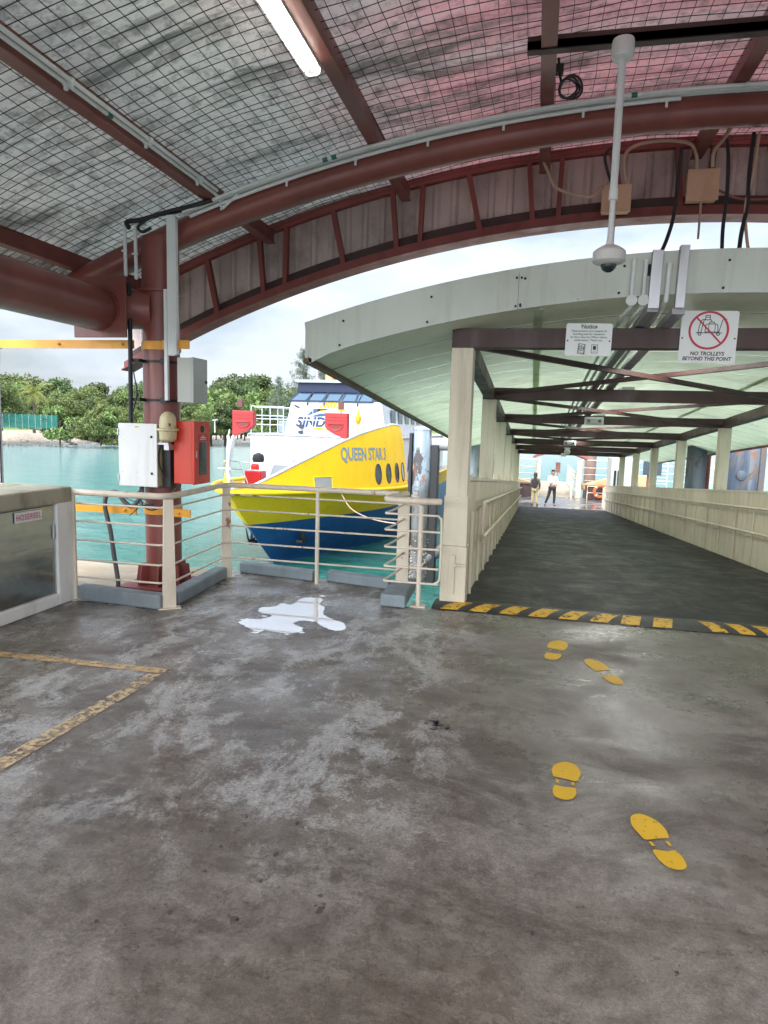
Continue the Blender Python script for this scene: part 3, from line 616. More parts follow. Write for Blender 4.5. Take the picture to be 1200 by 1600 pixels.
# conduits along the arch tube and the purlin
grp = 'white conduits under the roof'
defs = [(.105,.165,-3.33,2.3),(.145,.155,-3.2,2.45),(.075,.19,-3.2,1.9),(.185,.125,-3.0,2.4)]
labs = ['uppermost middle conduit clipped along the arched roof tube','front conduit on the arched tube, running its full length','rear conduit on the arched tube, partly behind the others','lowest conduit on the front face of the arched tube']
for i, (dy, dz, xa, xb) in enumerate(((.13,.108,-3.35,2.3),(.18,.105,-3.30,2.45),(.088,.108,-3.3,2.4),(.135,.062,-3.25,.98))):
    n = 40; pts = [(xa+(xb-xa)*k/n, 6.24-dy, ztube(xa+(xb-xa)*k/n)+dz+ (0 if i<3 else 0)) for k in range(n+1)]
    mb = MB(); mb.tube(pts, .0165, 8)
    for k in range(3, n, 6):
        p = pts[k]; mb.tube([(p[0]-.012,p[1],p[2]),(p[0]+.012,p[1],p[2])], .021, 8)
        if i == 3: mb.box(p[0]-.01,p[0]+.01,p[1]-.012,p[1]+.0,p[2]-.06,p[2]-.01)
    tag(obj('conduit', mb, M['pvc'], smooth=50), labs[i], 'conduit', grp)
for i, dx in enumerate((.085,.125)):
    x = -3.05+dx; z = ztube(x)+.15
    pts = [(x,.5,z-.01),(x,5.5,z-.01),(x,6.0,z-.01)]+([(x+.02,6.08,z-.03),(x+.05,6.10,z-.12),(x+.2,6.10,ztube(x+.2)+.09)] if i == 0 else [])
    mb = MB(); mb.tube(pts, .0145, 8)
    for y in (2.2,3.1,4.0,4.9,5.7): mb.tube([(x,y-.012,z-.01),(x,y+.012,z-.01)], .021, 8); mb.box(x-.01,x+.01,y-.01,y+.01,z-.05,z-.02)
    mb.cm = 0
    tag(obj('conduit', mb, M['pvc'], smooth=50), ['white conduit along the left purlin that bends down to the arched tube','straight white conduit along the left purlin, outer of the two'][i], 'conduit', grp)
M['greentape'] = flat('green_tape', (.0,.14,.09), .5)
mb = MB(); mb.tube([(-2.965,4.42,ztube(-2.965)+.14),(-2.965,4.47,ztube(-2.965)+.14)], .0165, 10)
tag(obj('cable_marker', mb, M['greentape']), 'small green band on the conduit along the left purlin', 'marker')
for x_, lab in ((-1.95,'green band on the conduits of the arched tube, left'),(-1.87,'green band on the arched tube conduits, just right of another'),(.60,'green band on the conduits beside the camera pole')):
    mb = MB(); mb.tube([(x_,6.06,ztube(x_)+.105),(x_+.045,6.06,ztube(x_+.045)+.105)], .019, 10)
    tag(obj('cable_marker', mb, M['greentape']), lab, 'marker')
mb = MB(); mb.tube(spline([(-3.0,6.05,ztube(-3.0)+.1),(-3.2,6.05,ztube(-3.2)+.12),(-3.45,6.04,3.56),(-3.7,6.03,3.5),(-3.85,6.02,3.48),(-3.82,6.0,3.42)],6), .022, 8)
mb.tube(spline([(-3.3,6.08,3.58),(-3.6,6.04,3.52),(-3.72,6.0,3.43),(-3.68,6.0,3.38),(-3.6,6.02,3.42)],6), .015, 8)
tag(obj('cable_bundle', mb, M['black'], smooth=60), 'black cables curling over the top of the column', 'cables')

# fluorescent batten
fl = thing('fluorescent_light', 'lit fluorescent tube fitting fixed to a roof purlin', 'lamp', loc=(-1.42,4.4,4)); parts = []
lx = -1.61; lz = ztube(-1.5)+.10
mb = MB(); mb.box(lx-.055,lx+.055,3.5,4.74,lz,lz+.045); parts.append(obj('housing', mb, M['white'], bevel=.006))
M['tube_glow'] = flat('fluorescent_glow', (1,1,1), .4, 0, 5, (1,.95,.85))
for dx in (-.028,.028):
    mb = MB(); mb.tube([(lx+dx,3.55,lz-.016),(lx+dx,4.68,lz-.016)], .013, 10); parts.append(obj('tube', mb, M['tube_glow'], smooth=50))
m, t, b, L = newmat('clear_diffuser'); b.inputs['Base Color'].default_value = (.9,.9,.88,1); b.inputs['Transmission Weight'].default_value = .9; b.inputs['Roughness'].default_value = .25; M['diff'] = m
mb = MB(); mb.prism([(-.058,0),(-.052,-.03),(-.03,-.045),(.03,-.045),(.052,-.03),(.058,0)], lambda u,v,a: (lx+u,a,lz-.002+v), 3.5, 4.74); parts.append(obj('diffuser', mb, M['diff'], smooth=30))
add_parented(parts, fl)

# dome camera on its pole
cc = thing('dome_camera', 'white dome security camera on a long pole hanging from the roof', 'security camera', loc=(.44,5.2,4.27)); parts = []
cx, cy = .44, 5.2
mb = MB(); mb.lathe([(.001,.0),(.07,.0),(.075,-.02),(.075,-.10),(.068,-.115),(.03,-.13),(.001,-.13)][::-1], (cx,cy,4.285), 28); parts.append(obj('mount', mb, M['white'], smooth=35))
mb = MB(); mb.tube([(cx,cy,4.17),(cx,cy,4.1)], .03, 18, r1=.026); mb.tube([(cx,cy,4.12),(cx,cy,3.30)], .026, 18); mb.tube([(cx,cy,3.32),(cx,cy,3.25)], .031, 18); mb.tube([(cx,cy,3.25),(cx,cy,2.98)], .019, 16, r1=.021); mb.tube([(cx,cy,3.0),(cx,cy,2.93)], .021, 16, r1=.033); parts.append(obj('pole', mb, M['pvc'], smooth=35))
mb = MB(); mb.lathe([(.001,.0),(.05,.0),(.085,-.02),(.105,-.035),(.112,-.045),(.112,-.105),(.095,-.118),(.062,-.128),(.001,-.128)][::-1], (cx,cy,2.945), 36); parts.append(obj('housing', mb, M['white'], smooth=30))
prof = [(.055*math.cos(a), -.055*math.sin(a)) for a in [i*math.pi/16 for i in range(8)]]+[(.001,-.055)]
mb = MB(); mb.lathe(prof[::-1], (cx,cy,2.82), 28); parts.append(obj('dome', mb, M['glass'], smooth=50))
add_parented(parts, cc)

# junction boxes and cables near the gable
def jbox(x0,x1,z0,z1,y,label,tail):
    r_ = thing('junction_box', label, 'electrical box', 'beige junction boxes under the gable', loc=((x0+x1)/2,y,z0)); parts = []
    mb = MB(); mb.box(x0+.01,x1-.01,y,y+.10,z0,z1); parts.append(obj('body', mb, M['tan'], bevel=.005))
    mb = MB(); mb.box(x0,x1,y-.022,y-.001,z0-.005,z1+.005)
    for a in (x0+.02,x1-.02):
        for c in (z0+.02,z1-.02): mb.lathe([(.007,0),(.007,.003)], (a,y-.022,c), 8, 'Y')
    parts.append(obj('cover', mb, M['tan'], bevel=.004))
    mb = MB(); mb.tube([(tail,y+.04,z0),(tail,y+.04,3.86),(tail-.02,y-.06,3.6),(tail-.05,y-.4,3.2),(tail-.06,6.0,3.03)] if False else [(tail,y+.04,z0+.01),(tail,y+.04,z0-.35)], .011, 8); parts.append(obj('pipe', mb, M['peach'], smooth=50))
    add_parented(parts, r_)
jbox(.52,.80,3.83,4.08,7.45,'beige junction box behind the dome camera pole',.66)
jbox(1.31,1.60,3.91,4.19,7.45,'tan junction box at the middle of the gable, right of the camera',1.46)
def cable(name, pts, r, m, label, cat='cable', grp=None):
    mb = MB(); mb.tube(spline(pts,7), r, 8); return tag(obj(name, mb, m, smooth=60), label, cat, grp)
g2 = 'cables hanging from the gable'
cable('hanging_cable', [(1.08,6.5,4.05),(1.07,6.5,3.8),(1.05,6.45,3.5),(1.0,6.35,3.3),(.93,6.2,3.13),(.86,6.05,3.06),(.82,5.99,2.98),(.82,5.98,2.9)], .016, M['black'], 'black cable curving down onto the fascia beside the steel ducts', 'cable', g2)
cable('hanging_cable', [(1.42,6.45,4.08),(1.43,6.4,3.9),(1.42,6.3,3.6),(1.39,6.2,3.3),(1.38,6.1,3.02)], .015, M['black'], 'black cable hanging straight in front of the tan junction box', 'cable', g2)
cable('hanging_cable', [(1.62,6.45,4.12),(1.60,6.4,3.8),(1.58,6.3,3.5),(1.53,6.2,3.25),(1.50,6.1,3.02)], .017, M['black'], 'thick black cable right of the tan junction box', 'cable', g2)
cable('hanging_cable', [(1.66,6.45,4.12),(1.63,6.4,3.8),(1.57,6.3,3.5),(1.57,6.2,3.25),(1.59,6.1,3.02)], .013, M['peach'], 'pale cable twisting beside the thick black one at the right', 'cable', g2)
cable('flexible_conduit', [(-.1,7.3,4.36),(-.02,7.3,4.2),(.06,7.3,4.05),(.2,7.3,3.98),(.38,7.3,3.94),(.44,7.3,3.96),(.52,7.38,4.06)], .016, M['peach'], 'peach flexible conduit drooping left of the beige junction box', 'conduit', 'flexible conduits along the gable')
cable('flexible_conduit', [(.74,7.4,4.09),(.70,7.3,4.22),(.72,7.3,4.34),(.82,7.3,4.40),(1.0,7.3,4.42),(1.18,7.3,4.41),(1.30,7.3,4.37),(1.36,7.35,4.28),(1.38,7.4,4.19)], .016, M['peach'], 'peach flexible conduit arching between the two junction boxes', 'conduit', 'flexible conduits along the gable')
cable('flexible_conduit', [(.60,7.4,4.09),(.54,7.3,4.2),(.52,7.3,4.33),(.62,7.3,4.42)], .014, M['black'], 'black flexible conduit curling behind the camera pole', 'conduit', 'flexible conduits along the gable')
cable('flexible_conduit', [(1.52,7.4,4.2),(1.50,7.3,4.3),(1.56,7.25,4.38),(1.62,7.1,4.47),(1.68,6.9,4.5)], .018, M['peach'], 'peach conduit rising from the right junction box to the roof', 'conduit', 'flexible conduits along the gable')
cable('flexible_conduit', [(1.6,7.5,4.02),(1.8,7.5,3.93),(2.1,7.5,3.92),(2.5,7.5,4.0)], .012, M['brown'], 'dark red cable sagging across the gable at the far right', 'conduit', 'flexible conduits along the gable')
mb = MB()
for k in range(3):
    c0 = Vector((.10,5.55,4.16)); rr_ = .065+.008*k
    mb.tube([c0+Vector((rr_*math.cos(a)+.01*k, .02*math.sin(2*a+k), rr_*math.sin(a))) for a in [i*2*math.pi/24 for i in range(25)]], .009, 6, False)
mb.tube(spline([(.02,5.6,4.4),(.03,5.58,4.3),(.05,5.56,4.2)],5), .01, 6); mb.box(.0,.06,5.55,5.61,4.28,4.34)
tag(obj('cable_coil', mb, M['black'], smooth=60), 'small coil of black cable hanging from the centre left purlin', 'cable')

# ================================================================ GANGWAY (link span)
SL = .0752; GY0 = 6.4; GY1 = 33.6; GX0, GX1 = -.58, 3.42; GXC = 1.42
def gz(y): return -(y-GY0)*SL
mb = MB()
nseg = 60
mb.grid(lambda u,v: (GX0+(GX1-GX0)*u, GY0-.03+(GY1-GY0)*v, gz(GY0+(GY1-GY0)*v)+.012), 4, nseg)
mb.grid(lambda u,v: (GX1+(GX0-GX1)*u, GY0-.03+(GY1-GY0)*v, gz(GY0+(GY1-GY0)*v)-.25), 1, 1)
struct(obj('ramp', mb, M['deck'], fix=False))
# striped hump
hm = thing('threshold_hump', 'black rubber hump with slanted yellow stripes across the foot of the gangway', 'speed hump', loc=(1.3,6.2,0))
mb = MB(); prof = [(6.035,.004),(6.07,.015),(6.13,.024),(6.2,.026),(6.28,.024),(6.35,.02),(6.40,.014)]
mb.prism(prof, lambda u,v,a: (a,u,v), -.84, 3.5); o1 = obj('rubber_strip', mb, M['black'], smooth=60)
x = -.76; st_ = []
def hz(y):
    for (a,za),(b_,zb) in zip(prof[:-1],prof[1:]):
        if a <= y <= b_: return za+(zb-za)*(y-a)/(b_-a)
    return 0
for k in range(15):
    mb = MB(); w = .155 if k < 9 else .125 if k != 8 else 0
    skew = .13 if k < 6 else (.05 if k < 8 else -.07)
    xs_ = x
    if k < 8 or k > 8:
        ys = [6.05+.25*i/8 for i in range(9)]
        for a, b_ in zip(ys[:-1], ys[1:]):
            sa, sb = skew*(a-6.05)/.25, skew*(b_-6.05)/.25
            mb.add([(xs_+sa,a,hz(a)+.002),(xs_+w+sa,a,hz(a)+.002),(xs_+w+sb,b_,hz(b_)+.002),(xs_+sb,b_,hz(b_)+.002)], [(0,1,2,3)])
    if mb.v: st_.append(obj('painted_stripe', mb, M['stripe']))
    x += .262 if k < 8 else .215
add_parented([o1]+st_, hm)

gw = thing('covered_gangway', 'long covered gangway with cream posts and a curved pale green canopy', 'gangway', loc=(GXC,GY0,0)); parts = []
PY = [GY0+.0, 10.3, 14.15, 18.0, 21.75, 25.4, 29.2]; GYC = 29.75
def slab_y(mb, x0, x1, h0, h1, y0=GY0, y1=GY1):   # box sheared along the slope; h above deck
    mb.add([(x0,y0,gz(y0)+h0),(x1,y0,gz(y0)+h0),(x1,y1,gz(y1)+h0),(x0,y1,gz(y1)+h0),(x0,y0,gz(y0)+h1),(x1,y0,gz(y0)+h1),(x1,y1,gz(y1)+h1),(x0,y1,gz(y1)+h1)],
           [(0,3,2,1),(4,5,6,7),(0,1,5,4),(1,2,6,5),(2,3,7,6),(3,0,4,7)]); return mb
C_ = M['cream']
for side in (-1, 1):
    xi = GX0 if side < 0 else GX1; xo = xi+side*.16
    mb = MB(); slab_y(mb, min(xi,xo), max(xi,xo), -.5, 1.16, GY0+.1)
    slab_y(mb, min(xi-side*.012,xo+side*.02), max(xi-side*.012,xo+side*.02), 1.161, 1.20, GY0+.1)
    y = GY0+.35
    while y < GY1:
        for h0, h1 in ((.02,.86),):
            a, b_ = sorted((xi-side*.004, xi-side*.034)); mb.add([(a,y,gz(y)+h0),(b_,y,gz(y)+h0),(b_,y+.035,gz(y)+h0),(a,y+.035,gz(y)+h0),(a,y,gz(y)+h1),(b_,y,gz(y)+h1),(b_,y+.035,gz(y)+h1),(a,y+.035,gz(y)+h1)],
                [(0,3,2,1),(4,5,6,7),(0,1,5,4),(1,2,6,5),(2,3,7,6),(3,0,4,7)])
        y += .96
    parts.append(obj('side_wall', mb, C_, bevel=.004))
    for h in (.93,.55):
        mb = MB(); y0 = GY0+(.95 if h > .8 else 1.0); xr = xi-side*.085
        mb.tube([(xr,y0,gz(y0)+h),(xr,GY1+.0,gz(GY1)+h)], .02, 10)
        yy = y0+.45
        while yy < GY1:
            mb.tube([(xr,yy,gz(yy)+h-.02),(xr,yy,gz(yy)+h-.07),(xi-side*.0,yy+.0,gz(yy)+h-.075)], .008, 6); yy += .96
        parts.append(obj('handrail', mb, M['creamrail'], smooth=50))
    y0 = GY0+.95; xr = xi-side*.085
    mb = MB(); mb.tube([(xr,y0,gz(y0)+.93),(xr,y0-.03,gz(y0)+.9),(xr,y0-.03,gz(y0)+.6),(xr,y0+.05,gz(y0)+.55)], .02, 10); parts.append(obj('handrail_end', mb, M['creamrail'], smooth=50))
    for k, y in enumerate(PY):
        x0, x1 = sorted((xi-side*.0, xi+side*.2))
        if k == 0: zb = -.28 if side<0 else -.1
        else: zb = gz(y)+1.20
        zt = gz(y)+2.37
        mb = MB(); mb.box(x0,x1,y-.10+ (0 if k else .0),y+.10,zb,zt)
        if k == 0: mb.box(x0-.02,x1+.02,y-.115,y+.1,-.08,.55); mb.box(x0-.012,x1+.012,y-.108,y+.1,.552,1.02)
        else: 
            mb.prism([(y-.16,gz(y)+1.201),(y-.10,gz(y)+1.201),(y-.10,gz(y)+1.32)], lambda u,v,a:(a,u,v), (x0+x1)/2-.006,(x0+x1)/2+.006)
        parts.append(obj('post', mb, C_, bevel=.008))
    # longitudinal beam over the posts
    x0, x1 = sorted((xi+side*.03, xi+side*.17))
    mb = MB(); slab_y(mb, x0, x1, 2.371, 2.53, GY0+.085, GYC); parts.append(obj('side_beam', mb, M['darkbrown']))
for k, y in enumerate(PY):
    z0 = gz(y)+2.371
    mb = MB(); mb.box(GX0-.2,GX1+.2,y-.08,y-.065,z0,z0+.17); mb.box(GX0-.2,GX1+.2,y-.064,y+.08,z0,z0+.012); mb.box(GX0-.2,GX1+.2,y-.064,y+.08,z0+.158,z0+.17)
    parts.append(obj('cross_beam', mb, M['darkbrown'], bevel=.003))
for a, b_ in zip(PY[:-1], PY[1:]):
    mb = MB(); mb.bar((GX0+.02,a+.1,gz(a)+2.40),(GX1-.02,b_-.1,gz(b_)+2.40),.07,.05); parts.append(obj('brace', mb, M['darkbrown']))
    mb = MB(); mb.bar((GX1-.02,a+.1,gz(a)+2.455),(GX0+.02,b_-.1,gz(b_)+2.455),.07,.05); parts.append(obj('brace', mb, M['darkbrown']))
# canopy
cz = lambda x: 2.74-(11.3-math.sqrt(11.3**2-(x-GXC)**2))
HW = 3.44; YC0 = 6.0
nx = 36
M['seam'] = flat('dark_seam', (.03,.04,.035), .8)
mb = MB()
ys = [YC0+.02]
while ys[-1] < GYC: ys.append(ys[-1]+.62)
for a, b_ in zip(ys[:-1], ys[1:]):
    mb.cm = 0
    mb.grid(lambda u,v: (GXC-HW+2*HW*u, a+.012+(b_-a-.024)*v, cz(GXC-HW+2*HW*u)+gz(a+(b_-a)*v)+.0), nx, 1)
mb.cm = 1
for b_ in ys[1:-1]: mb.grid(lambda u,v: (GXC-HW+2*HW*u, b_-.016+.032*v, cz(GXC-HW+2*HW*u)+gz(b_)-.003), nx, 1)
for j in range(3):        # rib covers along the length
    xr = GXC+(-1.55,0.35,1.75)[j]; mb.cm = 0
parts.append(obj('soffit', mb, [M['soffit'],M['seam']], smooth=30, fix=False))
mb = MB()
for xr in (GXC-1.45, GXC+1.45):
    mb.add([(xr-.04,YC0+.1,cz(xr)+gz(YC0)-.012),(xr+.04,YC0+.1,cz(xr)+gz(YC0)-.012),(xr+.04,GYC,cz(xr)+gz(GYC)-.012),(xr-.04,GYC,cz(xr)+gz(GYC)-.012),
            (xr-.04,YC0+.1,cz(xr)+gz(YC0)+.01),(xr+.04,YC0+.1,cz(xr)+gz(YC0)+.01),(xr+.04,GYC,cz(xr)+gz(GYC)+.01),(xr-.04,GYC,cz(xr)+gz(GYC)+.01)],
            [(0,3,2,1),(4,5,6,7),(0,1,5,4),(1,2,6,5),(2,3,7,6),(3,0,4,7)])
parts.append(obj('soffit_batten', mb, M['soffit']))
mb = MB()
mb.grid(lambda u,v: (GXC-HW+2*HW*u, YC0+(GYC+.3-YC0)*v, cz(GXC-HW+2*HW*u)+gz(YC0+(GYC+.3-YC0)*v)+.24), nx, 1)
parts.append(obj('roof_skin', mb, M['skin'], smooth=30, fix=False))
def fascia(y, t=.02):
    mb = MB(); st = []
    for i in range(nx+1):
        u = i/nx; xb = GXC-HW+2*HW*u; 
        x_t = GXC-HW*1.015+2*HW*1.015*u
        ed = abs(u-.5)*2; zb = cz(xb)-.005+gz(y)-.04*max(0,ed-.93)/.07; zt = cz(x_t)+.33+gz(y)
        st.append((xb,x_t,zb,zt))
    vs = []
    for yy in (y-t, y):
        for s in st: vs += [(s[0],yy,s[2]),(s[1],yy,s[3])]
    n2 = 2*(nx+1); fs = []
    for i in range(nx):
        a = 2*i; fs += [(a,a+2,a+3,a+1),(a+n2,a+1+n2,a+3+n2,a+2+n2),(a,a+n2,a+2+n2,a+2),(a+1,a+3,a+3+n2,a+1+n2)]
    fs += [(0,1,1+n2,n2),(2*nx,2*nx+n2,2*nx+1+n2,2*nx+1)]
    mb.add(vs, fs); return mb
parts.append(obj('fascia', fascia(YC0), M['fascia'], smooth=30))
mb = MB(); rr = random.Random(5)
for i in range(9):
    x = GXC-HW+.28+i*.78
    for h in (.06,.27):
        if abs(x-GXC+.4)<.3 and h<.1: pass
        mb.lathe([(.011,0),(.011,.004),(.006,.006)], (x+(.03 if h>.1 else 0),YC0-.021,cz(x)+h), 10, 'Y')
for xs_ in (GXC-1.62, GXC+1.9):
    for dx in (-.018,.022):
        for h in (.05,.28): mb.lathe([(.010,0),(.010,.004),(.006,.006)], (xs_+dx,YC0-.021,cz(xs_)+h), 10, 'Y')
parts.append(obj('fascia_bolts', mb, M['black']))
mb = MB()
for xs_ in (GXC-1.62, GXC+1.9): mb.box(xs_-.0015,xs_+.0015,YC0-.0215,YC0-.019,cz(xs_)+.01,cz(xs_)+.32)
parts.append(obj('fascia_joint', mb, M['seam']))
for side in (-1,1):
    xe = GXC+side*HW; ze = cz(xe)
    x0, x1 = sorted((xe-side*.02, xe+side*.06))
    mb = MB(); 
    def sb(x0,x1,h0,h1,y0,y1): slab_y(mb,x0,x1,h0,h1,y0,y1)
    sb(x0,x1,ze-.04,ze+.0,YC0-.02,GYC+.3); parts.append(obj('eave_trim', mb, M['red_rust'] if side>0 else paint('weathered_brown_trim',(.13,.085,.06),.7,.2,(.35,.25,.1),.5,8)))
    mb = MB(); sb(min(xe+side*.02,xe+side*.05),max(xe+side*.02,xe+side*.05),ze+.001,ze+.30,YC0+.0,GYC+.3); parts.append(obj('eave_side', mb, M['fascia']))
mb = MB(); mb.tube([(-.9,6.25,.02),(-.9,6.25,.0)], .01, 4) if False else None
mb.box(-.72,-.665,6.266,6.284,.10,.47); mb.box(-.66,-.56,6.25,6.28,.37,.39); mb.lathe([(.018,0),(.018,.02)], (-.66,6.262,.38), 10,'Y'); parts.append(obj('hinge_plate', mb, C_, bevel=.003))
add_parented(parts, gw)

# ducts climbing over the fascia and running under the canopy
def duct(path, w, h, m, label, cat='duct', round_=False, clamp=None):
    mb = MB()
    if round_: mb.tube(path, w/2, 12)
    else:
        for p, q in zip(path[:-1], path[1:]):
            d = Vector(q)-Vector(p); mb.bar(p, q, w, h, (0,-1,0) if abs(d.z) > abs(d.y) else (0,0,1))
    if clamp: mb.lathe([(w*1.25,0),(w*1.25,.03),(w*.8,.035)], clamp, 16, 'Y')
    tag(obj('duct' if not round_ else 'conduit', mb, m, smooth=40, bevel=0 if round_ else .003), label, cat, 'ducts climbing over the canopy fascia')
gl = lambda x,y,h: (x, y, gz(y)+h)
e = YC0-.045
duct([(.700,e,3.03),(.695,e,2.70),(.70,e+.02,2.66),gl(.66,6.2,2.60),gl(.62,9,2.60),gl(.62,29.4,2.60)], .035,.035, M['pvc'], 'leftmost thin round conduit with a coupling on the canopy fascia', 'conduit', True, (.695,e-.02,2.70))
duct([(.79,e,3.02),(.785,e,2.70),(.785,e+.02,2.66),gl(.75,6.2,2.60),gl(.70,9,2.60),gl(.70,29.4,2.60)], .035,.035, M['pvc'], 'second round conduit with a coupling on the canopy fascia', 'conduit', True, (.785,e-.02,2.70))
duct([(.875,e,3.09),(.865,e,2.64)], .085,.05, M['steel'], 'flat steel duct in the middle of the canopy fascia', 'duct')
duct([(.865,e,2.64),gl(.83,6.25,2.57),gl(.80,9,2.59),gl(.80,29.4,2.59)], .085,.05, M['steel'], 'flat steel duct running along under the canopy, left of the wide one', 'duct')
duct([(.97,e,2.99),(.96,e,2.70),gl(.93,6.2,2.60),gl(.90,9,2.60),gl(.90,29.4,2.60)], .04,.04, M['pvc'], 'round conduit between the two steel ducts on the fascia', 'conduit', True)
duct([(1.07,e,3.12),(1.06,e,2.64)], .07,.07, M['steel'], 'square steel duct at the right of the ducts on the fascia', 'duct')
duct([(1.06,e,2.62),gl(1.03,6.25,2.56),gl(1.01,9,2.58),gl(1.01,29.4,2.58)], .10,.05, M['steel'], 'wide steel duct running along under the canopy at the right', 'duct')

# signs on the first beam
def sign(name, cx, cz_, w, h, label, tilt=0.0):
    r_ = thing(name, label, 'sign', loc=(cx, GY0-.10, cz_)); r_.rotation_euler = (0, tilt, 0)
    mb = MB(); rr_ = .02; pts = []
    for sx, sz, a0 in ((1,1,0),(-1,1,90),(-1,-1,180),(1,-1,270)):
        for k in range(5): a = R(a0+k*22.5); pts.append((sx*(w/2-rr_)+rr_*math.cos(a), sz*(h/2-rr_)+rr_*math.sin(a)))
    mb.prism(pts, lambda u,v,a:(u,a,v), -.004, .0); obj('plate', mb, M['signwhite'], r_)
    mb = MB(); 
    for s in (-1,1): mb.lathe([(.007,0),(.007,.003)], (s*(w/2-.018),-.004,-.01), 10, 'Y')
    obj('screws', mb, M['black'], r_)
    return r_
YS = -.0055
def tx(mb_, s, size, cx, cy, **k): return text_mb(s, size, lambda x,y: (cx+x, YS, cy+y), mb=mb_, **k)
s1 = sign('notice_sign', .408, 2.44, .385, .275, 'small white notice about passports and boarding passes on the brown beam', .012)
mb = MB(); tx(mb,'Notice',.045,0,.098,bold=.0012,sx=1.08); mb.add([(-.056,YS,.092),(.056,YS,.092),(.056,YS,.0945),(-.056,YS,.0945)],[(0,1,2,3)])
tx(mb,'Please present your passport &',.0235,0,.066,sx=.98,bold=.0003)
tx(mb,'boarding pass for inspection',.0235,0,.040,bold=.0003)
tx(mb,'by Ferry Security Officer before',.0235,0,.014,bold=.0003)
tx(mb,'embarkation. Thank you.',.0235,0,-.012,bold=.0003)
obj('lettering', mb, M['blacktext'], s1, fix=False)
def ring(mb_, cx, cy, r0_, r1_, n=40, y=YS, a0=0, a1=2*math.pi):
    vs = []; 
    for k in range(n+1):
        a = a0+(a1-a0)*k/n; vs += [(cx+r0_*math.cos(a), y, cy+r0_*math.sin(a)),(cx+r1_*math.cos(a), y, cy+r1_*math.sin(a))]
    mb_.add(vs, [(2*k,2*k+1,2*k+3,2*k+2) for k in range(n)])
def line(mb_, pts, w, y=YS):
    for p, q in zip(pts[:-1], pts[1:]):
        d = Vector((q[0]-p[0], q[1]-p[1])); l_ = d.length; d /= l_; n_ = Vector((-d.y, d.x))*w/2; d = d*w*.3
        mb_.add([(p[0]-d.x-n_.x,y,p[1]-d.y-n_.y),(q[0]+d.x-n_.x,y,q[1]+d.y-n_.y),(q[0]+d.x+n_.x,y,q[1]+d.y+n_.y),(p[0]-d.x+n_.x,y,p[1]-d.y+n_.y)],[(0,1,2,3)])
mb = MB()
for dx in (0,.006): line(mb, [(-.085+dx,-.115),(-.035+dx,-.122),(-.03+dx,-.042),(-.08+dx,-.035),(-.085+dx,-.115)], .004)
ring(mb,-.056,-.073,.0175,.022); line(mb,[(-.076,-.073),(-.036,-.073)],.003); line(mb,[(-.056,-.053),(-.056,-.093)],.003); ring(mb,-.056,-.073,.008,.0105)
line(mb,[(-.07,-.105),(-.045,-.108)],.003)
line(mb, [(.03,-.112),(.08,-.112),(.08,-.042),(.03,-.042),(.03,-.112)], .004)
mb.add([(.042,YS,-.085),(.068,YS,-.085),(.068,YS,-.052),(.042,YS,-.052)],[(0,1,2,3)]); line(mb,[(.042,-.096),(.068,-.096)],.003)
obj('pictogram', mb, M['blacktext'], s1, fix=False)
s2 = sign('no_trolleys_sign', 1.372, 2.463, .445, .428, 'large white sign forbidding trolleys with a red crossed circle', .012)
mb = MB(); tx(mb,'NO TROLLEYS',.043,0,-.150,bold=.0012,italic=.15,sx=.96); tx(mb,'BEYOND THIS POINT',.043,0,-.192,bold=.0012,italic=.15,sx=.93); obj('lettering', mb, M['blacktext'], s2, fix=False)
mb = MB(); c0, c1 = .0, .052
line(mb,[(-.10,-.018+c1),(-.072,-.018+c1),(-.052,-.018+c1),(.10,-.018+c1)],.006)
line(mb,[(-.085,-.018+c1),(-.072,.075+c1),(-.055,.09+c1),(-.03,.09+c1)],.006); line(mb,[(-.062,-.018+c1),(-.05,.07+c1)],.006)
line(mb,[(-.055,.035+c1),(-.045,.088+c1),(.01,.088+c1),(.018,.07+c1)],.006); line(mb,[(-.035,.092+c1),(-.035,.125+c1),(.0,.125+c1),(.0,.092+c1)],.006)
line(mb,[(-.03,.110+c1),(-.005,.110+c1)],.006)
line(mb,[(-.03,-.018+c1),(-.03,.045+c1),(-.015,.055+c1),(.05,.055+c1),(.065,.045+c1),(.07,-.01+c1),(-.03,-.01+c1)],.006)
line(mb,[(.0,.055+c1),(.0,.07+c1),(.035,.07+c1),(.035,.055+c1)],.006); line(mb,[(-.005,-.01+c1),(-.005,.055+c1)],.005); line(mb,[(.045,-.01+c1),(.045,.055+c1)],.005)
line(mb,[(.075,-.018+c1),(.098,.085+c1),(.11,.095+c1),(.13,.095+c1)],.006)
for wx in (-.072,.072): ring(mb,wx,-.026+c1,.008,.015,20)
obj('pictogram', mb, M['blacktext'], s2, fix=False)
mb = MB(); ring(mb,-.003,.055,.140,.158,60,y=YS-.0006); line(mb,[(-.105,.160),(.10,-.05)],.013,y=YS-.0004)
obj('prohibition_ring', mb, M['redtext'], s2, fix=False)

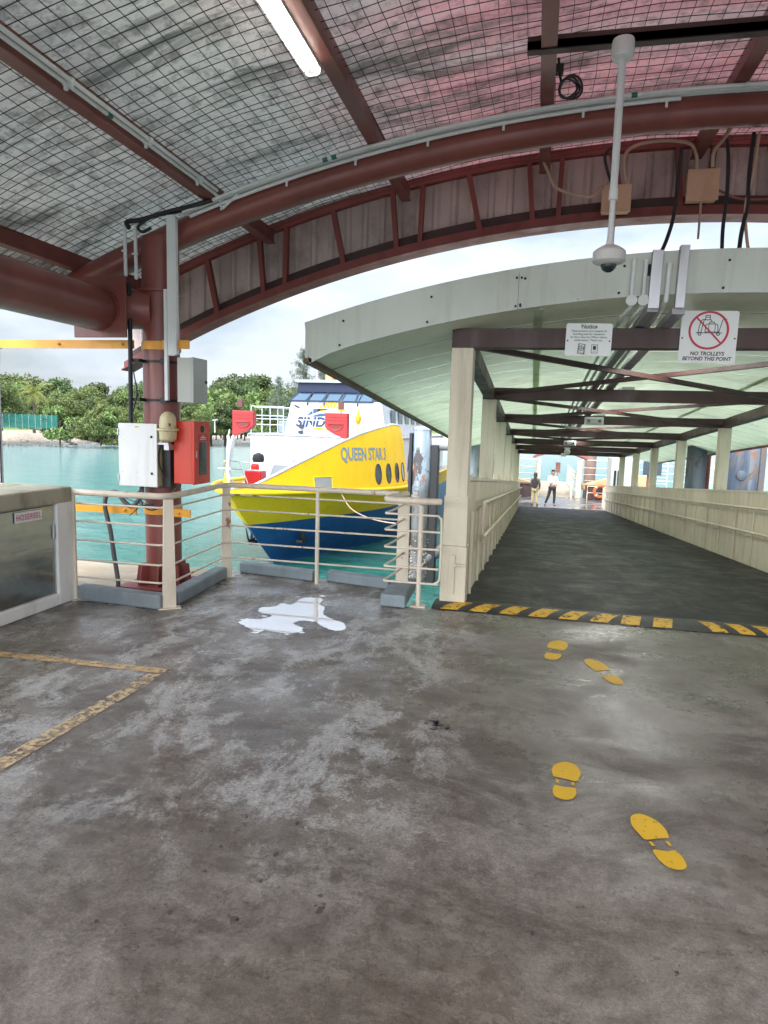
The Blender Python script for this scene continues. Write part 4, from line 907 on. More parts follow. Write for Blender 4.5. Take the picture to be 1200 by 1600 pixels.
# lamps under the canopy
def bulkhead(cx, y, label, h=2.34, w=.3):
    z = gz(y)+h; r_ = thing('bulkhead_lamp', label, 'lamp', 'emergency lamps under the gangway canopy', loc=(cx,y,z)); parts = []
    mb = MB(); mb.box(cx-w/2,cx+w/2,y-.16,y-.09,z-.06,z+.10); parts.append(obj('housing', mb, M['pvc'], bevel=.015))
    mb = MB(); mb.box(cx-w*.42,cx+w*.42,y-.19,y-.161,z-.04,z+.06); parts.append(obj('diffuser', mb, M['grey'], bevel=.01))
    mb = MB()
    for s in (-.28,.28): mb.lathe([(.03,0),(.03,.02),(.02,.03)], (cx+s*w,y-.19,z+.02), 12, 'Y')
    parts.append(obj('lens', mb, M['glass'])); add_parented(parts, r_)
bulkhead(1.11, PY[2], 'nearest pale bulkhead lamp fixed to a brown beam under the canopy', 2.42, .36)
bulkhead(1.05, PY[4], 'second bulkhead lamp along the gangway canopy', 2.42, .36)
M['lampglow'] = flat('canopy_lamp_glow', (1,1,1), .4, 0, 26, (1,1,.96))
for y, x, lab in ((7.6,1.32,'lit ceiling lamp under the canopy behind the trolley sign'),(11.6,1.34,'lit ceiling lamp under the canopy behind the second beam'),(15.8,1.34,'lit ceiling lamp under the canopy above the nearest bulkhead lamp'),(22,1.3,'farthest lit ceiling lamp under the canopy')):
    z = cz(x)+gz(y); r_ = thing('ceiling_lamp', lab, 'lamp', 'lit lamps under the gangway canopy', loc=(x,y,z)); parts = []
    mb = MB(); mb.box(x-.09,x+.09,y-.6,y+.6,z-.06,z-.012); parts.append(obj('housing', mb, M['steel'], bevel=.005))
    mb = MB(); mb.box(x-.05,x+.05,y-.57,y+.57,z-.085,z-.0605); parts.append(obj('tube', mb, M['lampglow'], bevel=.01)); add_parented(parts, r_)
# floodlight and camera under the far end of the canopy
fy = 25.2; fz = gz(fy)+2.28
mb = MB(); mb.lathe([(.08,0),(.11,.03),(.11,.1),(.05,.16)], (1.15,fy,fz+.05), 18, 'Y'); mb.box(1.05,1.25,fy+.0,fy+.1,fz+.15,fz+.25); mb.lathe([(.09,0),(.09,.07),(.06,.12)], (1.02,fy-.1,fz-.12), 16); 
tag(obj('floodlight', mb, M['pvc'], smooth=40), 'round floodlight hanging under the far end of the gangway canopy', 'lamp')

# ================================================================ PONTOON
PZ = -2.05
M['pdeck'] = (lambda: None)()
def pontoon_deck():
    m, t, b, L = newmat('wet_pontoon_deck'); n = noise(t, .9, 7, .65, off=(1,3,0))
    L(mixc(t, ramp(t, n, [(.4,0.),(.6,1.)]), (.10,.095,.09), (.2,.19,.18)), b.inputs['Base Color'])
    L(ramp(t, n, [(.45,.08),(.56,.5)]), b.inputs['Roughness']); bump(t, b, noise(t, 30, 4, .6), .2, .01); return m
M['pdeck'] = pontoon_deck()
mb = MB(); mb.box(-4.2,11,GY1-.4,39.7,-4.5,PZ); struct(obj('pontoon', mb, M['pdeck'], bevel=.05))
# far bridge portal
pf = thing('bridge_portal', 'small arched red roofed portal at the head of the far gangway', 'portal', loc=(1.45,39.4,PZ)); parts = []
for x in (.35,2.52):
    mb = MB(); mb.box(x-.06 if x<1 else x-.13,x+.06 if x<1 else x+.13,39.35,39.5,PZ+.001,.10 if x<1 else .05); parts.append(obj('post', mb, M['creamrail'] if x<1 else M['cream'], bevel=.01))
mb = MB(); xs2 = [(-.03+(2.92+.03)*i/16) for i in range(17)]; az = lambda x: .46-.36*((x-1.45)/1.48)**2
for a, b_ in zip(xs2[:-1], xs2[1:]):
    mb.add([(a,39.2,az(a)),(b_,39.2,az(b_)),(b_,41,az(b_)-.1),(a,41,az(a)-.1),(a,39.2,az(a)+.12),(b_,39.2,az(b_)+.12),(b_,41,az(b_)+.02),(a,41,az(a)+.02)],[(0,3,2,1),(4,5,6,7),(0,1,5,4),(2,3,7,6)])
parts.append(obj('arched_roof', mb, M['red'] if False else paint('dull_red_roof',(.28,.08,.07),.6)))
mb = MB(); mb.box(.42,2.38,39.45,52,PZ-.14,PZ-.02); parts.append(obj('walkway', mb, M['slab']))
for x in (.30,2.45):
    mb = MB(); 
    for z in (.25,.6,.95,1.3): mb.tube([(x,39.5,PZ+z),(x,52,PZ+z-.1)], .025, 6)
    y = 41
    while y < 52: mb.box(x-.03,x+.03,y,y+.05,PZ-.1,PZ+1.3); y += 2
    parts.append(obj('walkway_rail', mb, M['creamrail']))
mb = MB(); mb.prism([(39.5,PZ),(39.5,PZ+.9),(40.5,PZ+.25),(43,PZ)], lambda u,v,a:(a,u,v), 2.1,2.2); parts.append(obj('side_plate', mb, C_))
add_parented(parts, pf)
mb = MB(); mb.tube([(1.37,39.9,PZ+.9),(1.37,39.9,PZ+1.35)], .02, 6); mb.box(1.24,1.50,39.88,39.9,PZ+1.35,PZ+1.92)
tag(obj('small_sign', mb, paint('faded_red_sign',(.22,.09,.07),.6)), 'small faded red board standing under the portal', 'sign')
# orange timber-like fender ramps on both sides of the portal
M['ochre'] = paint('ochre_timber', (.55,.36,.19), .6, .15)
for s, pts, lab in ((-1,[(-4,PZ),(.25,PZ),(.25,PZ+.25),(-1.2,PZ+.62),(-4,PZ+.7)],'ochre sloping timber fender left of the portal'),(1,[(2.75,PZ),(6.3,PZ),(6.3,PZ+.95),(4.6,PZ+.85),(2.75,PZ+.3)],'ochre sloping timber fender right of the portal')):
    mb = MB(); mb.prism([(u,v+.42) for u,v in pts], lambda u,v,a:(u,a,v), 39.9, 40.6); 
    tag(obj('timber_fender', mb, M['ochre'], bevel=.03), lab, 'fender', 'timber fenders beside the portal')
for xa, xb, lab in ((-2.2,.1,'dark rusty machinery box behind the waiting woman'),(2.9,5.9,'dark rusty machinery box behind the lifebuoy')):
    mb = MB(); mb.box(xa,xb,38.9,39.6,PZ+.001,PZ+.68); 
    for k in range(6): xx = xa+(xb-xa)*(k+.5)/6; mb.box(xx-.04,xx+.04,38.86,38.9,PZ+.02,PZ+.66)
    mb.box(xa-.03,xb+.03,38.84,39.62,PZ+.681,PZ+.74)
    tag(obj('machinery_box', mb, paint('rusty_dark_steel',(.07,.045,.04),.7,.3,(.2,.08,.03),.7,4), bevel=.02), lab, 'machinery')
def prail(pts, label, hs=(1.05,.75,.45), z=PZ, n=1.3, col=None):
    r_ = thing('pontoon_railing', label, 'railing', 'railings on the far pontoon', loc=(*pts[0],z)); parts = []
    mb = MB()
    for h in hs: mb.tube([(*p,z+h) for p in pts], .022, 8)
    parts.append(obj('bars', mb, col or M['creamrail'], smooth=50))
    for p, q in zip(pts[:-1], pts[1:]):
        d = (Vector(q)-Vector(p)); k = max(1,int(d.length/n))
        for i in range(k+1):
            c = Vector(p)+d*i/k; mb = MB(); mb.tube([(c.x,c.y,z+.001),(c.x,c.y,z+hs[0])], .025, 8); parts.append(obj('post', mb, col or M['creamrail'], smooth=50))
    add_parented(parts, r_)
prail([(-3.8,41.5),(.2,41.5)], 'pale railing far beyond the waiting couple, left of the portal', (2.0,1.55,1.15,.8))
prail([(2.8,41.5),(7.5,41.5)], 'pale railing far right of the portal, behind the lifebuoy', (2.05,1.6,1.2,.85))
prail([(2.95,38.6),(4.6,38.6)], 'low cream rail holding the orange lifebuoy', (.75,.4), n=.8)
prail([(3.45,GY1+.1),(3.45,GY1+1.6)], 'short cream railing continuing the gangway wall on the pontoon', (.95,.5), n=.5)
prail([(-.62,GY1+.1),(-.62,GY1+.6)], 'short cream railing end on the left of the gangway foot', (.95,.5), n=.5)
lb = thing('lifebuoy', 'orange lifebuoy hanging on the low rail of the pontoon', 'lifebuoy', loc=(3.62,38.5,PZ+.50))
mb = MB(); nn, kk = 36, 12; vs = []
for i in range(nn):
    a = 2*math.pi*i/nn
    for j in range(kk):
        q = 2*math.pi*j/kk; rr_ = .30+.085*math.cos(q); vs.append((rr_*math.cos(a), .075*math.sin(q), rr_*math.sin(a)))
mb.add(vs, [(i*kk+j, ((i+1)%nn)*kk+j, ((i+1)%nn)*kk+(j+1)%kk, i*kk+(j+1)%kk) for i in range(nn) for j in range(kk)])
obj('ring', mb, flat('orange_buoy',(.75,.12,.03),.5), lb, smooth=60)
for i in range(4):
    a = math.pi/4+i*math.pi/2; mb = MB(); c = Vector((.3*math.cos(a),0,.3*math.sin(a))); t_ = Vector((-math.sin(a),0,math.cos(a)))
    mb.tube([c-t_*.03, c+t_*.03], .092, 12, False); obj('band', mb, M['white'], lb, smooth=60)
# portal column and buildings on the pontoon at right
mb = MB(); mb.tube([(3.4,43.5,-5),(3.4,43.5,3)], .34, 28)
tag(obj('guide_pile', mb, paint('old_brown_pile',(.22,.14,.11),.6,.2,(.05,.04,.035),.8,1.2), smooth=40), 'tall weathered brown pile behind the far railing', 'pile', 'piles holding the pontoon')
def rusty(name, a, bcol, c3, k=.5):
    m, t, b, L = newmat(name); n = noise(t, 1.1, 8, .68, (1.6,1.6,.7), dist=.5); n2 = noise(t, 2.3, 9, .7, (1,1,.35), off=(4,4,4)); n3 = noise(t, 1.8, 6, .6, (2.2,2.2,.12), off=(1,5,2))
    c = mixc(t, ramp(t, n3, [(.45,0.),(.58,1.)]), a, bcol); c = mixc(t, ramp(t, n, [(k,0.),(k+.035,1.)]), c, c3); c = mixc(t, ramp(t, n2, [(.58,0.),(.64,.9)]), c, (.24,.10,.04))
    tcx = t.nodes.new('ShaderNodeTexCoord'); xy = t.nodes.new('ShaderNodeSeparateXYZ'); L(tcx.outputs['Object'], xy.inputs[0])
    c = mixc(t, ramp(t, math_(t,'MULTIPLY',math_(t,'ADD',math_(t,'ADD',xy.outputs['Z'],3.3),math_(t,'MULTIPLY',n,2.2)),.15), [(.58,.8),(.68,0.)]), c, (.07,.062,.055))
    L(c, b.inputs['Base Color']); b.inputs['Roughness'].default_value = .6; bump(t, b, math_(t,'ADD',n,n2), .7, .03); return m
M['pile'] = rusty('peeling_pile_paint', (.40,.42,.43), (.24,.31,.37), (.07,.06,.06), .52)
M['pile2'] = rusty('peeling_blue_grey_steel', (.06,.08,.12), (.16,.18,.20), (.12,.10,.09), .52)
pl = thing('mooring_pile', 'rusty peeling grey pile with black fender strips beside the ferry', 'pile', 'mooring piles by the gangway', loc=(-3.45,21.4,-3.3)); parts = []
mb = MB(); mb.tube([(-3.45,21.4,-6),(-3.45,21.4,1.55)], .29, 36); mb.lathe([(.31,0),(.31,.05),(.25,.09),(.05,.12)], (-3.45,21.4,1.551), 32); parts.append(obj('shaft', mb, M['pile'], smooth=40))
mb = MB(); mb.box(-3.84,-3.74,21.2,21.5,-3.6,1.45); parts.append(obj('fender_strip', mb, M['black'], bevel=.02))
mb = MB(); mb.box(-3.16,-2.92,21.3,21.7,-3.6,1.1); parts.append(obj('fender_strip', mb, M['black'], bevel=.02))
mb = MB(); rr = random.Random(2)
for i in range(420):
    a = rr.uniform(0,6.283); z = rr.gauss(-2.75,.38); c = Vector((-3.45+.3*math.cos(a),21.4+.3*math.sin(a),z)); s = rr.uniform(.015,.045)
    mb.lathe([(s,0),(s*.6,s*.8),(s*.2,s)], c, 5)
parts.append(obj('barnacles', mb, paint('barnacle_crust',(.24,.22,.19),.9,.3,(.06,.06,.05),.7,9)))
add_parented(parts, pl)
mb = MB(); mb.tube([(-3.2,21.5,1.12),(-1.95,21.9,1.12)], .2, 24); mb.lathe([(.22,0),(.22,.05)], (-2.0,21.9,1.1), 20, 'X')
tag(obj('strut_pipe', mb, paint('old_grey_pipe',(.38,.37,.38),.5,.15,(.1,.09,.08),.8,3), smooth=40), 'fat grey horizontal pipe braced between the piles at the top', 'pipe', 'struts between the piles')
mb = MB(); mb.tube([(-3.3,21.4,-2.6),(-2.0,21.9,-1.75)], .2, 24)
tag(obj('strut_pipe', mb, M['pile'], smooth=40), 'rusty sloping pipe low between the piles above the water', 'pipe', 'struts between the piles')
mb = MB(); mb.tube([(-1.95,21.9,-6),(-1.95,21.9,1.6)], .28, 30)
tag(obj('mooring_pile', mb, M['pile'], smooth=40), 'second rusty pile hidden mostly behind the gangway posts', 'pile', 'mooring piles by the gangway')
# low link walkway beside the gangway
wl = thing('side_platform', 'low pale floating platform with blue rails between ferry and gangway', 'platform', loc=(-3,27,-2.6)); parts = []
mb = MB(); mb.box(-3.0,-.95,24.5,33.1,-2.75,-2.45); parts.append(obj('deck', mb, M['steel'], bevel=.02))
mb = MB()
for z in (.5,.95): mb.tube([(-2.9,24.6,-2.45+z),(-2.9,33,-2.45+z)], .03, 8)
for y in (24.6,27.4,30.2,33): mb.tube([(-2.9,y,-2.45),(-2.9,y,-1.5)], .03, 8)
parts.append(obj('rail', mb, flat('blue_rail',(.1,.3,.55),.5))); add_parented(parts, wl)
# waiting hut in red frame on the pontoon, left
ht = thing('pontoon_hut', 'red framed white hut on the pontoon behind the gangway posts', 'hut', loc=(-3,36,PZ)); parts = []
mb = MB(); mb.box(-3.9,-1.7,35.0,37.6,PZ+.001,1.0); parts.append(obj('wall', mb, M['white']))
mb = MB()
for x in (-4.0,-2.8,-1.6): mb.box(x-.07,x+.07,34.8,34.94,PZ+.001,1.3)
mb.box(-4.2,-1.4,34.75,34.95,1.05,1.35); parts.append(obj('frame', mb, paint('bright_red_frame',(.5,.06,.05),.5)))
mb = MB(); mb.box(-4.4,-1.2,34.5,38,1.36,2.1); parts.append(obj('roof', mb, paint('bright_red_roof',(.6,.07,.05),.5)))
mb = MB(); mb.box(-2.6,-2.2,34.96,34.99,.3,.7); mb.box(-2.5,-1.75,34.96,34.99,-.6,.1); parts.append(obj('window', mb, M['glass']))
add_parented(parts, ht)
mb = MB(); mb.lathe([(.32,0),(.33,.05),(.33,.95),(.28,1.0),(.1,1.02)], (-1.75,34.2,PZ+.001), 20); mb.lathe([(.345,.3),(.345,.33)], (-1.75,34.2,PZ), 20)
tag(obj('barrel', mb, flat('teal_blue_plastic',(.02,.2,.34),.4), smooth=40), 'blue plastic barrel on the pontoon seen between the gangway posts', 'barrel')
mb = MB(); mb.box(-3.75,-3.05,29.5,30.9,-2.44,-.95); mb.box(-3.8,-3.0,29.45,30.95,-.949,-.85)
tag(obj('equipment_box', mb, M['yellowstrap'] if False else paint('yellow_box',(.72,.46,.03),.5), bevel=.03, loc=(.5,0,0)), 'yellow equipment box on the platform right of the rusty pile', 'box')
# right side dolphins
def dolphin(x0,x1,y,z1,label,round_=False):
    mb = MB()
    if round_: mb.tube([((x0+x1)/2,y,-6),((x0+x1)/2,y,z1)], (x1-x0)/2, 30)
    else:
        mb.box(x0,x1,y,y+.7,-6,z1); mb.box(x0-.05,x0+.06,y-.05,y-.001,-6,z1); mb.box(x1-.1,x1+.04,y-.06,y-.001,-6,z1)
        for z in (.6,2.1): mb.lathe([(.13,0),(.13,.03),(.06,.05)], ((x0+x1)/2-.05,y,z), 16, 'Y')
    return tag(obj('dolphin_pile', mb, M['pile2'], smooth=40), label, 'pile', 'blue grey piles right of the gangway')
dolphin(5.05,6.0,20.0,3.2,'wide peeling blue grey steel pile at the right, next to open water')
dolphin(4.2,4.72,20.6,3.2,'grey peeling pile between the gangway posts, left of the red pipe',True)
mb = MB(); mb.box(4.2,5.9,20.1,20.5,1.32,1.62); tag(obj('pile_crossbeam', mb, M['pile2'], bevel=.02), 'blue grey crossbeam joining two piles right of the gangway', 'beam')
for x_, lab in ((4.86,'left of two slim red brown pipes between the right piles'),(4.99,'right of two slim red brown pipes between the right piles')):
    mb = MB(); mb.tube([(x_,21.5,-5),(x_,21.5,3)], .055, 14)
    tag(obj('red_pipe', mb, paint('red_brown_pipe',(.3,.1,.07),.5), smooth=40), lab, 'pipe', 'red brown pipes')
nb = thing('berth_number_sign', 'dark square board with the white number 2 above the far pontoon', 'sign', loc=(5.55,34.5,.0))
mb = MB(); mb.box(-.42,.42,0,.06,-.33,.33); obj('board', mb, flat('dark_slate',(.035,.05,.07),.5), nb, bevel=.01)
obj('lettering', text_mb('2', .62, lambda x,y:(x,-.004,y-.22), bold=.012), M['white'], nb, fix=False)
mb = MB(); mb.tube([(5.45,34.7,PZ),(5.45,34.7,.6)], .10, 16); tag(obj('sign_post', mb, paint('red_brown_post',(.2,.07,.05),.5), smooth=40), 'dark red post behind the number board', 'post')
ct = thing('ticket_cabin', 'small pale cabin with dark louvres on the far right pontoon', 'cabin', loc=(4.3,36,PZ)); parts = []
mb = MB(); mb.box(3.85,5.0,36,38,PZ+.001,.35); parts.append(obj('wall', mb, M['grey'], bevel=.01))
for k in range(3): mb = MB(); mb.box(3.98+k*.17,4.09+k*.17,35.97,35.999,PZ+.8,-.25); parts.append(obj('louvre', mb, M['glass']))
add_parented(parts, ct)
mb = MB()
for k in range(3): mb.box(5.0+k*.24,5.2+k*.24,35.2,35.5,PZ+.001,PZ+1.1-.12*k)
tag(obj('supply_boxes', mb, flat('teal_boxes',(.05,.25,.3),.5), bevel=.01), 'teal crates stacked below the number board', 'crates')
prail([(6.0,38.5),(10.5,38.5)], 'stepped pale railing at the right, beyond the number board', (2.0,1.6,1.2,.8,.4))

# ================================================================ PEOPLE
def skin(name, verts, edges, rad, m, parent=None, sub=2, root=0):
    me = bpy.data.meshes.new(name); me.from_pydata(verts, edges, []); o = bpy.data.objects.new(name, me); COL.objects.link(o)
    s = o.modifiers.new('skin','SKIN'); s.use_smooth_shade = True
    for i, r_ in enumerate(rad):
        v = me.skin_vertices[0].data[i]; v.radius = r_ if isinstance(r_, tuple) else (r_, r_); v.use_root = (i == root)
    u = o.modifiers.new('sub','SUBSURF'); u.levels = u.render_levels = sub
    me.materials.append(m)
    if parent: o.parent = parent
    return o
def person(loc, rotz, h, pose, cols, label, backpack=False, long_hair=False, wide=False):
    S = h/1.7; root = thing('person', label, 'person', loc=loc); root.rotation_euler = (0,0,rotz)
    V, E, Rr = [], [], []
    def av(p, r_, link=None):
        V.append(tuple(c*S for c in p)); Rr.append(tuple(c*S for c in r_) if isinstance(r_,tuple) else r_*S); 
        if link is not None: E.append((link, len(V)-1))
        return len(V)-1
    pel = av((0,0,.93),(.135,.10)); wa = av((0,.0,1.08),(.12,.09),pel); ch = av((0,.01,1.28),(.145,.10),wa); ub = av((0,.015,1.40),(.12,.085),ch)
    nk = av((0,.01,1.47),.052,ub); hd0 = av((0,-.005,1.54),.07,nk); hd = av((0,-.01,1.60),(.078,.09),hd0); hd1 = av((0,-.005,1.665),.06,hd)
    arms = []
    for s in (-1,1):
        sh = av((s*.165,.01,1.385),.055,ub); el = av(pose['el'][s],.040,sh); wr = av(pose['wr'][s],.028,el)
        d = (Vector(pose['wr'][s])-Vector(pose['el'][s])).normalized(); pm = av(tuple(Vector(pose['wr'][s])+d*.05),(.036,.018),wr)
        pw = Vector(pose['wr'][s])+d*.05; side_ = d.cross(Vector((0,1,0))).normalized()
        for k in range(4):
            f0 = pw+side_*(k-1.5)*.019+d*.035; f1 = f0+d*(.04,.05,.045,.035)[k]+Vector((0,-.012,0)); av(tuple(f0),.009,pm); av(tuple(f1),.007,len(V)-1)
        th = pw+side_*(-.035*s)-d*.01; av(tuple(th),.010,pm); av(tuple(th+side_*(-.012*s)+d*.035),.008,len(V)-1)
        arms.append((sh,el,wr))
    legs = []
    for s in (-1,1):
        hp = av((s*.085,0,.86),.092,pel); kn = av(pose['kn'][s],.058,hp); an = av(pose['an'][s],.038,kn)
        a = Vector(pose['an'][s]); ft = av((a.x+pose['ft'][s][0],a.y+pose['ft'][s][1],.035),.036,an); legs.append((hp,kn,an,ft))
    skm, hairm, shirt, trou, shoe = cols
    body = skin('body', V, E, Rr, skm, root)
    def sub_(name, idx, m, extra, cut=None):
        mp_ = {i:k for k,i in enumerate(idx)}; vs = [V[i] for i in idx]; ed = [(mp_[a],mp_[b_]) for a,b_ in E if a in mp_ and b_ in mp_]
        rd = [tuple(c+extra*S for c in (Rr[i] if isinstance(Rr[i],tuple) else (Rr[i],Rr[i]))) for i in idx]
        return skin(name, vs, ed, rd, m, root)
    sl = [arms[0][0],arms[0][1],arms[1][0],arms[1][1]]+([arms[0][2],arms[1][2]] if pose.get('long') else [])
    sub_('shirt', [pel,wa,ch,ub]+sl, shirt, .016 if not wide else .028)
    sub_('trousers', [pel]+[i for l in legs for i in l[:3]], trou, .014 if not wide else .024)
    for l in legs: 
        a = Vector(V[l[2]]); f = Vector(V[l[3]]); skin('shoe', [tuple(a-Vector((0,0,.02*S))), tuple((a+f)/2-Vector((0,0,.03*S))), tuple(f+(f-a)*.15)], [(0,1),(1,2)], [.045*S,.045*S,.036*S], shoe, root, 1)
    hv = [(0,.012,1.63),(0,.03,1.68),(0,.05,1.60)]; hr = [.088,.072,.075]
    he = [(0,1),(0,2)]
    if long_hair: hv += [(0,.07,1.48),(0,.085,1.32)]; hr += [.082,.06]; he += [(2,3),(3,4)]
    else: hr = [.082,.068,.06]; hv = [(0,.018,1.64),(0,.01,1.685),(0,.045,1.60)]
    skin('hair', [tuple(c*S for c in v) for v in hv], he, [r_*S for r_ in hr], hairm, root)
    mb = MB(); 
    for s in (-1,1):
        mb.lathe([(.001,-.008),(.009,-.004),(.009,.003),(.001,.006)], (s*.03*S,-.092*S,1.605*S), 8, 'Y')
    obj('eyes', mb, M['blacktext'], root)
    mb = MB(); mb.prism([(-.012,1.555),(.012,1.555),(.004,1.60),(-.004,1.60)], lambda u,v,a:(u*S,(-.085-a*.02-(1.60-v)*.2)*S,v*S), 0, 1); mb.box(-.024*S,.024*S,-.097*S,-.08*S,1.528*S,1.537*S); obj('nose_and_mouth', mb, skm, root)
    mb = MB()
    for s in (-1,1): mb.lathe([(.02,-.01),(.024,0),(.02,.008)], (s*.082*S,.0,1.595*S), 8, 'X')
    obj('ears', mb, skm, root)
    if backpack:
        mb = MB(); mb.prism([(-.13,1.0),(.13,1.0),(.15,1.1),(.14,1.32),(.08,1.42),(-.08,1.42),(-.14,1.32),(-.15,1.1)], lambda u,v,a:(u*S,a*S,v*S), .11, .25)
        for s in (-1,1): mb.tube(spline([(s*.09*S,.13*S,1.38*S),(s*.10*S,.03*S,1.465*S),(s*.105*S,-.11*S,1.38*S),(s*.12*S,-.10*S,1.2*S),(s*.13*S,.1*S,1.08*S)],5), .014*S, 6)
        obj('backpack', mb, flat('black_bag',(.015,.015,.02),.6), root, smooth=40, bevel=.03)
    return root
skm = flat('tan_skin', (.34,.18,.11), .5); hairm = flat('black_hair', (.012,.01,.01), .5); shoe = flat('dark_shoes', (.02,.02,.02), .5)
def cloth(n, c): return paint(n, c, .85, .1, tuple(x*.6 for x in c), .4, 9, bmp=.3)
person((.985,34.75,PZ+.003), R(12), 1.74, dict(el={-1:(-.24,-.01,1.13),1:(.25,-.02,1.13)}, wr={-1:(-.12,-.22,1.10),1:(.14,-.21,1.04)}, kn={-1:(-.17,-.02,.48),1:(.12,-.01,.48)}, an={-1:(-.30,.04,.08),1:(.12,.02,.08)}, ft={-1:(-.05,-.13),1:(.02,-.14)}, long=True),
       (skm, hairm, cloth('pale_shirt',(.66,.58,.55)), cloth('black_trousers',(.02,.02,.025)), shoe), 'man in pale long sleeved shirt and black trousers standing with hands together')
person((.15,34.45,PZ+.003), R(168), 1.58, dict(el={-1:(-.22,-.02,1.12),1:(.22,-.04,1.12)}, wr={-1:(-.19,-.16,.93),1:(.19,-.14,.93)}, kn={-1:(-.10,-.01,.48),1:(.10,-.01,.48)}, an={-1:(-.13,.02,.08),1:(.12,.02,.08)}, ft={-1:(-.03,-.13),1:(.03,-.13)}, long=True),
       (skm, hairm, cloth('brown_top',(.14,.09,.06)), cloth('khaki_trousers',(.42,.36,.18)), shoe), 'woman with long dark hair, backpack and khaki trousers seen from behind', True, True, True)

# ================================================================ FERRY
AX = -8.8
M['fyellow'] = paint('ferry_yellow', (.82,.50,.0), .5, .04, (.55,.33,.0), .25, 2, bmp=.02, streak=.18)
M['fblue'] = paint('ferry_blue', (.01,.075,.25), .35, .14, (.03,.06,.12), .5, 2, bmp=.03, streak=.2)
M['fwhite'] = paint('ferry_white', (.52,.545,.57), .4, .06, (.4,.38,.33), .25, 2, bmp=0, streak=.2)
M['fred'] = paint('ferry_red', (.34,.012,.014), .4, .06, (.2,.01,.01), .3, bmp=0)
M['fnavy'] = flat('ferry_navy', (.006,.014,.05), .6)
M['fglass'] = flat('ferry_glass', (.04,.08,.12), .06)
M['fglass'].node_tree.nodes['Principled BSDF'].inputs['Metallic'].default_value = .3
fr = thing('ferry', 'yellow, blue and white passenger ferry moored bow first beside the pier', 'ferry', loc=(AX,28,-3.3)); parts = []
def bkn(Y): u = min(1,max(0,(Y-18.8)/9.5)); return 3.7*math.sin(math.pi/2*u)**.85
zk = lambda Y: -.5-.04*min(9,Y-18.8)
def hull_b(z, Y):
    t = (z+3.3)/2.8; t = max(-.2,min(1,t)); Y0 = 22.5-3.7*max(0,t)**.9 ; Bm = 3.1+.6*max(0,t)**.6; Lm = 10.5-1.0*t
    u = min(1,max(0,(Y-Y0)/Lm)); p = 1.0-.15*max(0,t)
    return Bm*math.sin(math.pi/2*u)**p, Y0
YE = 46
def hull_side(s, za, zb, nz_=6):
    mb = MB()
    def fn(u, v):
        z0 = za+(zb-za)*v
        _, Y0 = hull_b(z0, 30); Y = Y0+(YE-Y0)*(u**1.6)
        zz = z0+((zk(Y)-(-.5))*max(0,(z0+1.6)/1.1) if z0 > -1.6 else 0)
        b_, _ = hull_b(z0, Y); return (AX+s*b_, Y, zz)
    mb.grid(fn, 60, nz_); return mb
for s in (1,-1):
    a = hull_side(s, -3.9, -1.62, 8); parts.append(obj('lower_hull', a, M['fblue'], smooth=40, fix=False))
    a = hull_side(s, -1.62, -.5, 5); parts.append(obj('upper_hull', a, M['fyellow'], smooth=40, fix=False))
    # rub rail
    mb = MB(); pts = [(AX+s*(bkn(18.8+(YE-18.8)*(i/70)**1.7)+.03), 18.78+(YE-18.8)*(i/70)**1.7, zk(18.8+(YE-18.8)*(i/70)**1.7)+.02) for i in range(71)]
    mb.tube(pts, .075, 10); parts.append(obj('rub_rail', mb, M['fyellow'], smooth=50))
    mb = MB(); pts2 = [(AX+s*(hull_b(-3.1, 22.4+(YE-22.4)*(i/50)**1.6)[0]+.03), 22.4+(YE-22.4)*(i/50)**1.6, -3.08) for i in range(51)]
# cowl: the tall yellow bulwark
CT = [(18.9,-.36),(19.5,-.31),(20,-.09),(21,.33),(22,.71),(23,1.05),(24,1.31),(25,1.48),(26,1.60),(27,1.69),(28,1.67),(28.6,1.6)]
def ctop(Y):
    for (a,za),(b_,zb) in zip(CT[:-1],CT[1:]):
        if a <= Y <= b_: return za+(zb-za)*(Y-a)/(b_-a)
    return CT[0][1] if Y < CT[0][0] else CT[-1][1]
def cowl_pt(Y, v, s=1, off=0):           # v 0 bottom .. 1 top
    zb = zk(Y)+.03; zt = ctop(Y); z = zb+(zt-zb)*v
    inb = .10+(.03*(Y-18.8)+.02)*v + .22*max(0,v-.75)**2*16*min(1,max(0,(Y-24)/3))*.3
    if s < 0: inb += bkn(Y)*(.11+.06*v)
    return (AX+s*(max(0.02,bkn(Y)-inb)+off), Y, z)
for s in (1,-1):
    YX = 28.6 if s > 0 else 23.7
    mb = MB(); mb.grid(lambda u,v: cowl_pt(18.85+(YX-18.85)*u, v, s), 60, 10)
    mb.grid(lambda u,v: (lambda p,q: (p[0]+(AX+s*1.6-p[0])*v*v if False else p[0]-s*.55*v, p[1]+.35*v, p[2]-(p[2]-(-.6))*v*.9))(cowl_pt(YX, w_ if False else 1-u, s), 0), 10, 3) if s > 0 else None
    parts.append(obj('bulwark', mb, M['fyellow'], smooth=45, fix=False))
    mb = MB(); mb.grid(lambda u,v: cowl_pt(18.85+(YX-18.85)*u, v, s, -.06), 60, 6); parts.append(obj('bulwark_lining', mb, M['fwhite'], smooth=45, fix=False))
    mb = MB(); mb.tube([tuple(Vector(cowl_pt(18.95+(YX-.1-18.95)*i/50, 1, s))+Vector((-s*.02,0,.015))) for i in range(51)], .045, 8); parts.append(obj('bulwark_cap', mb, M['fwhite'], smooth=50))
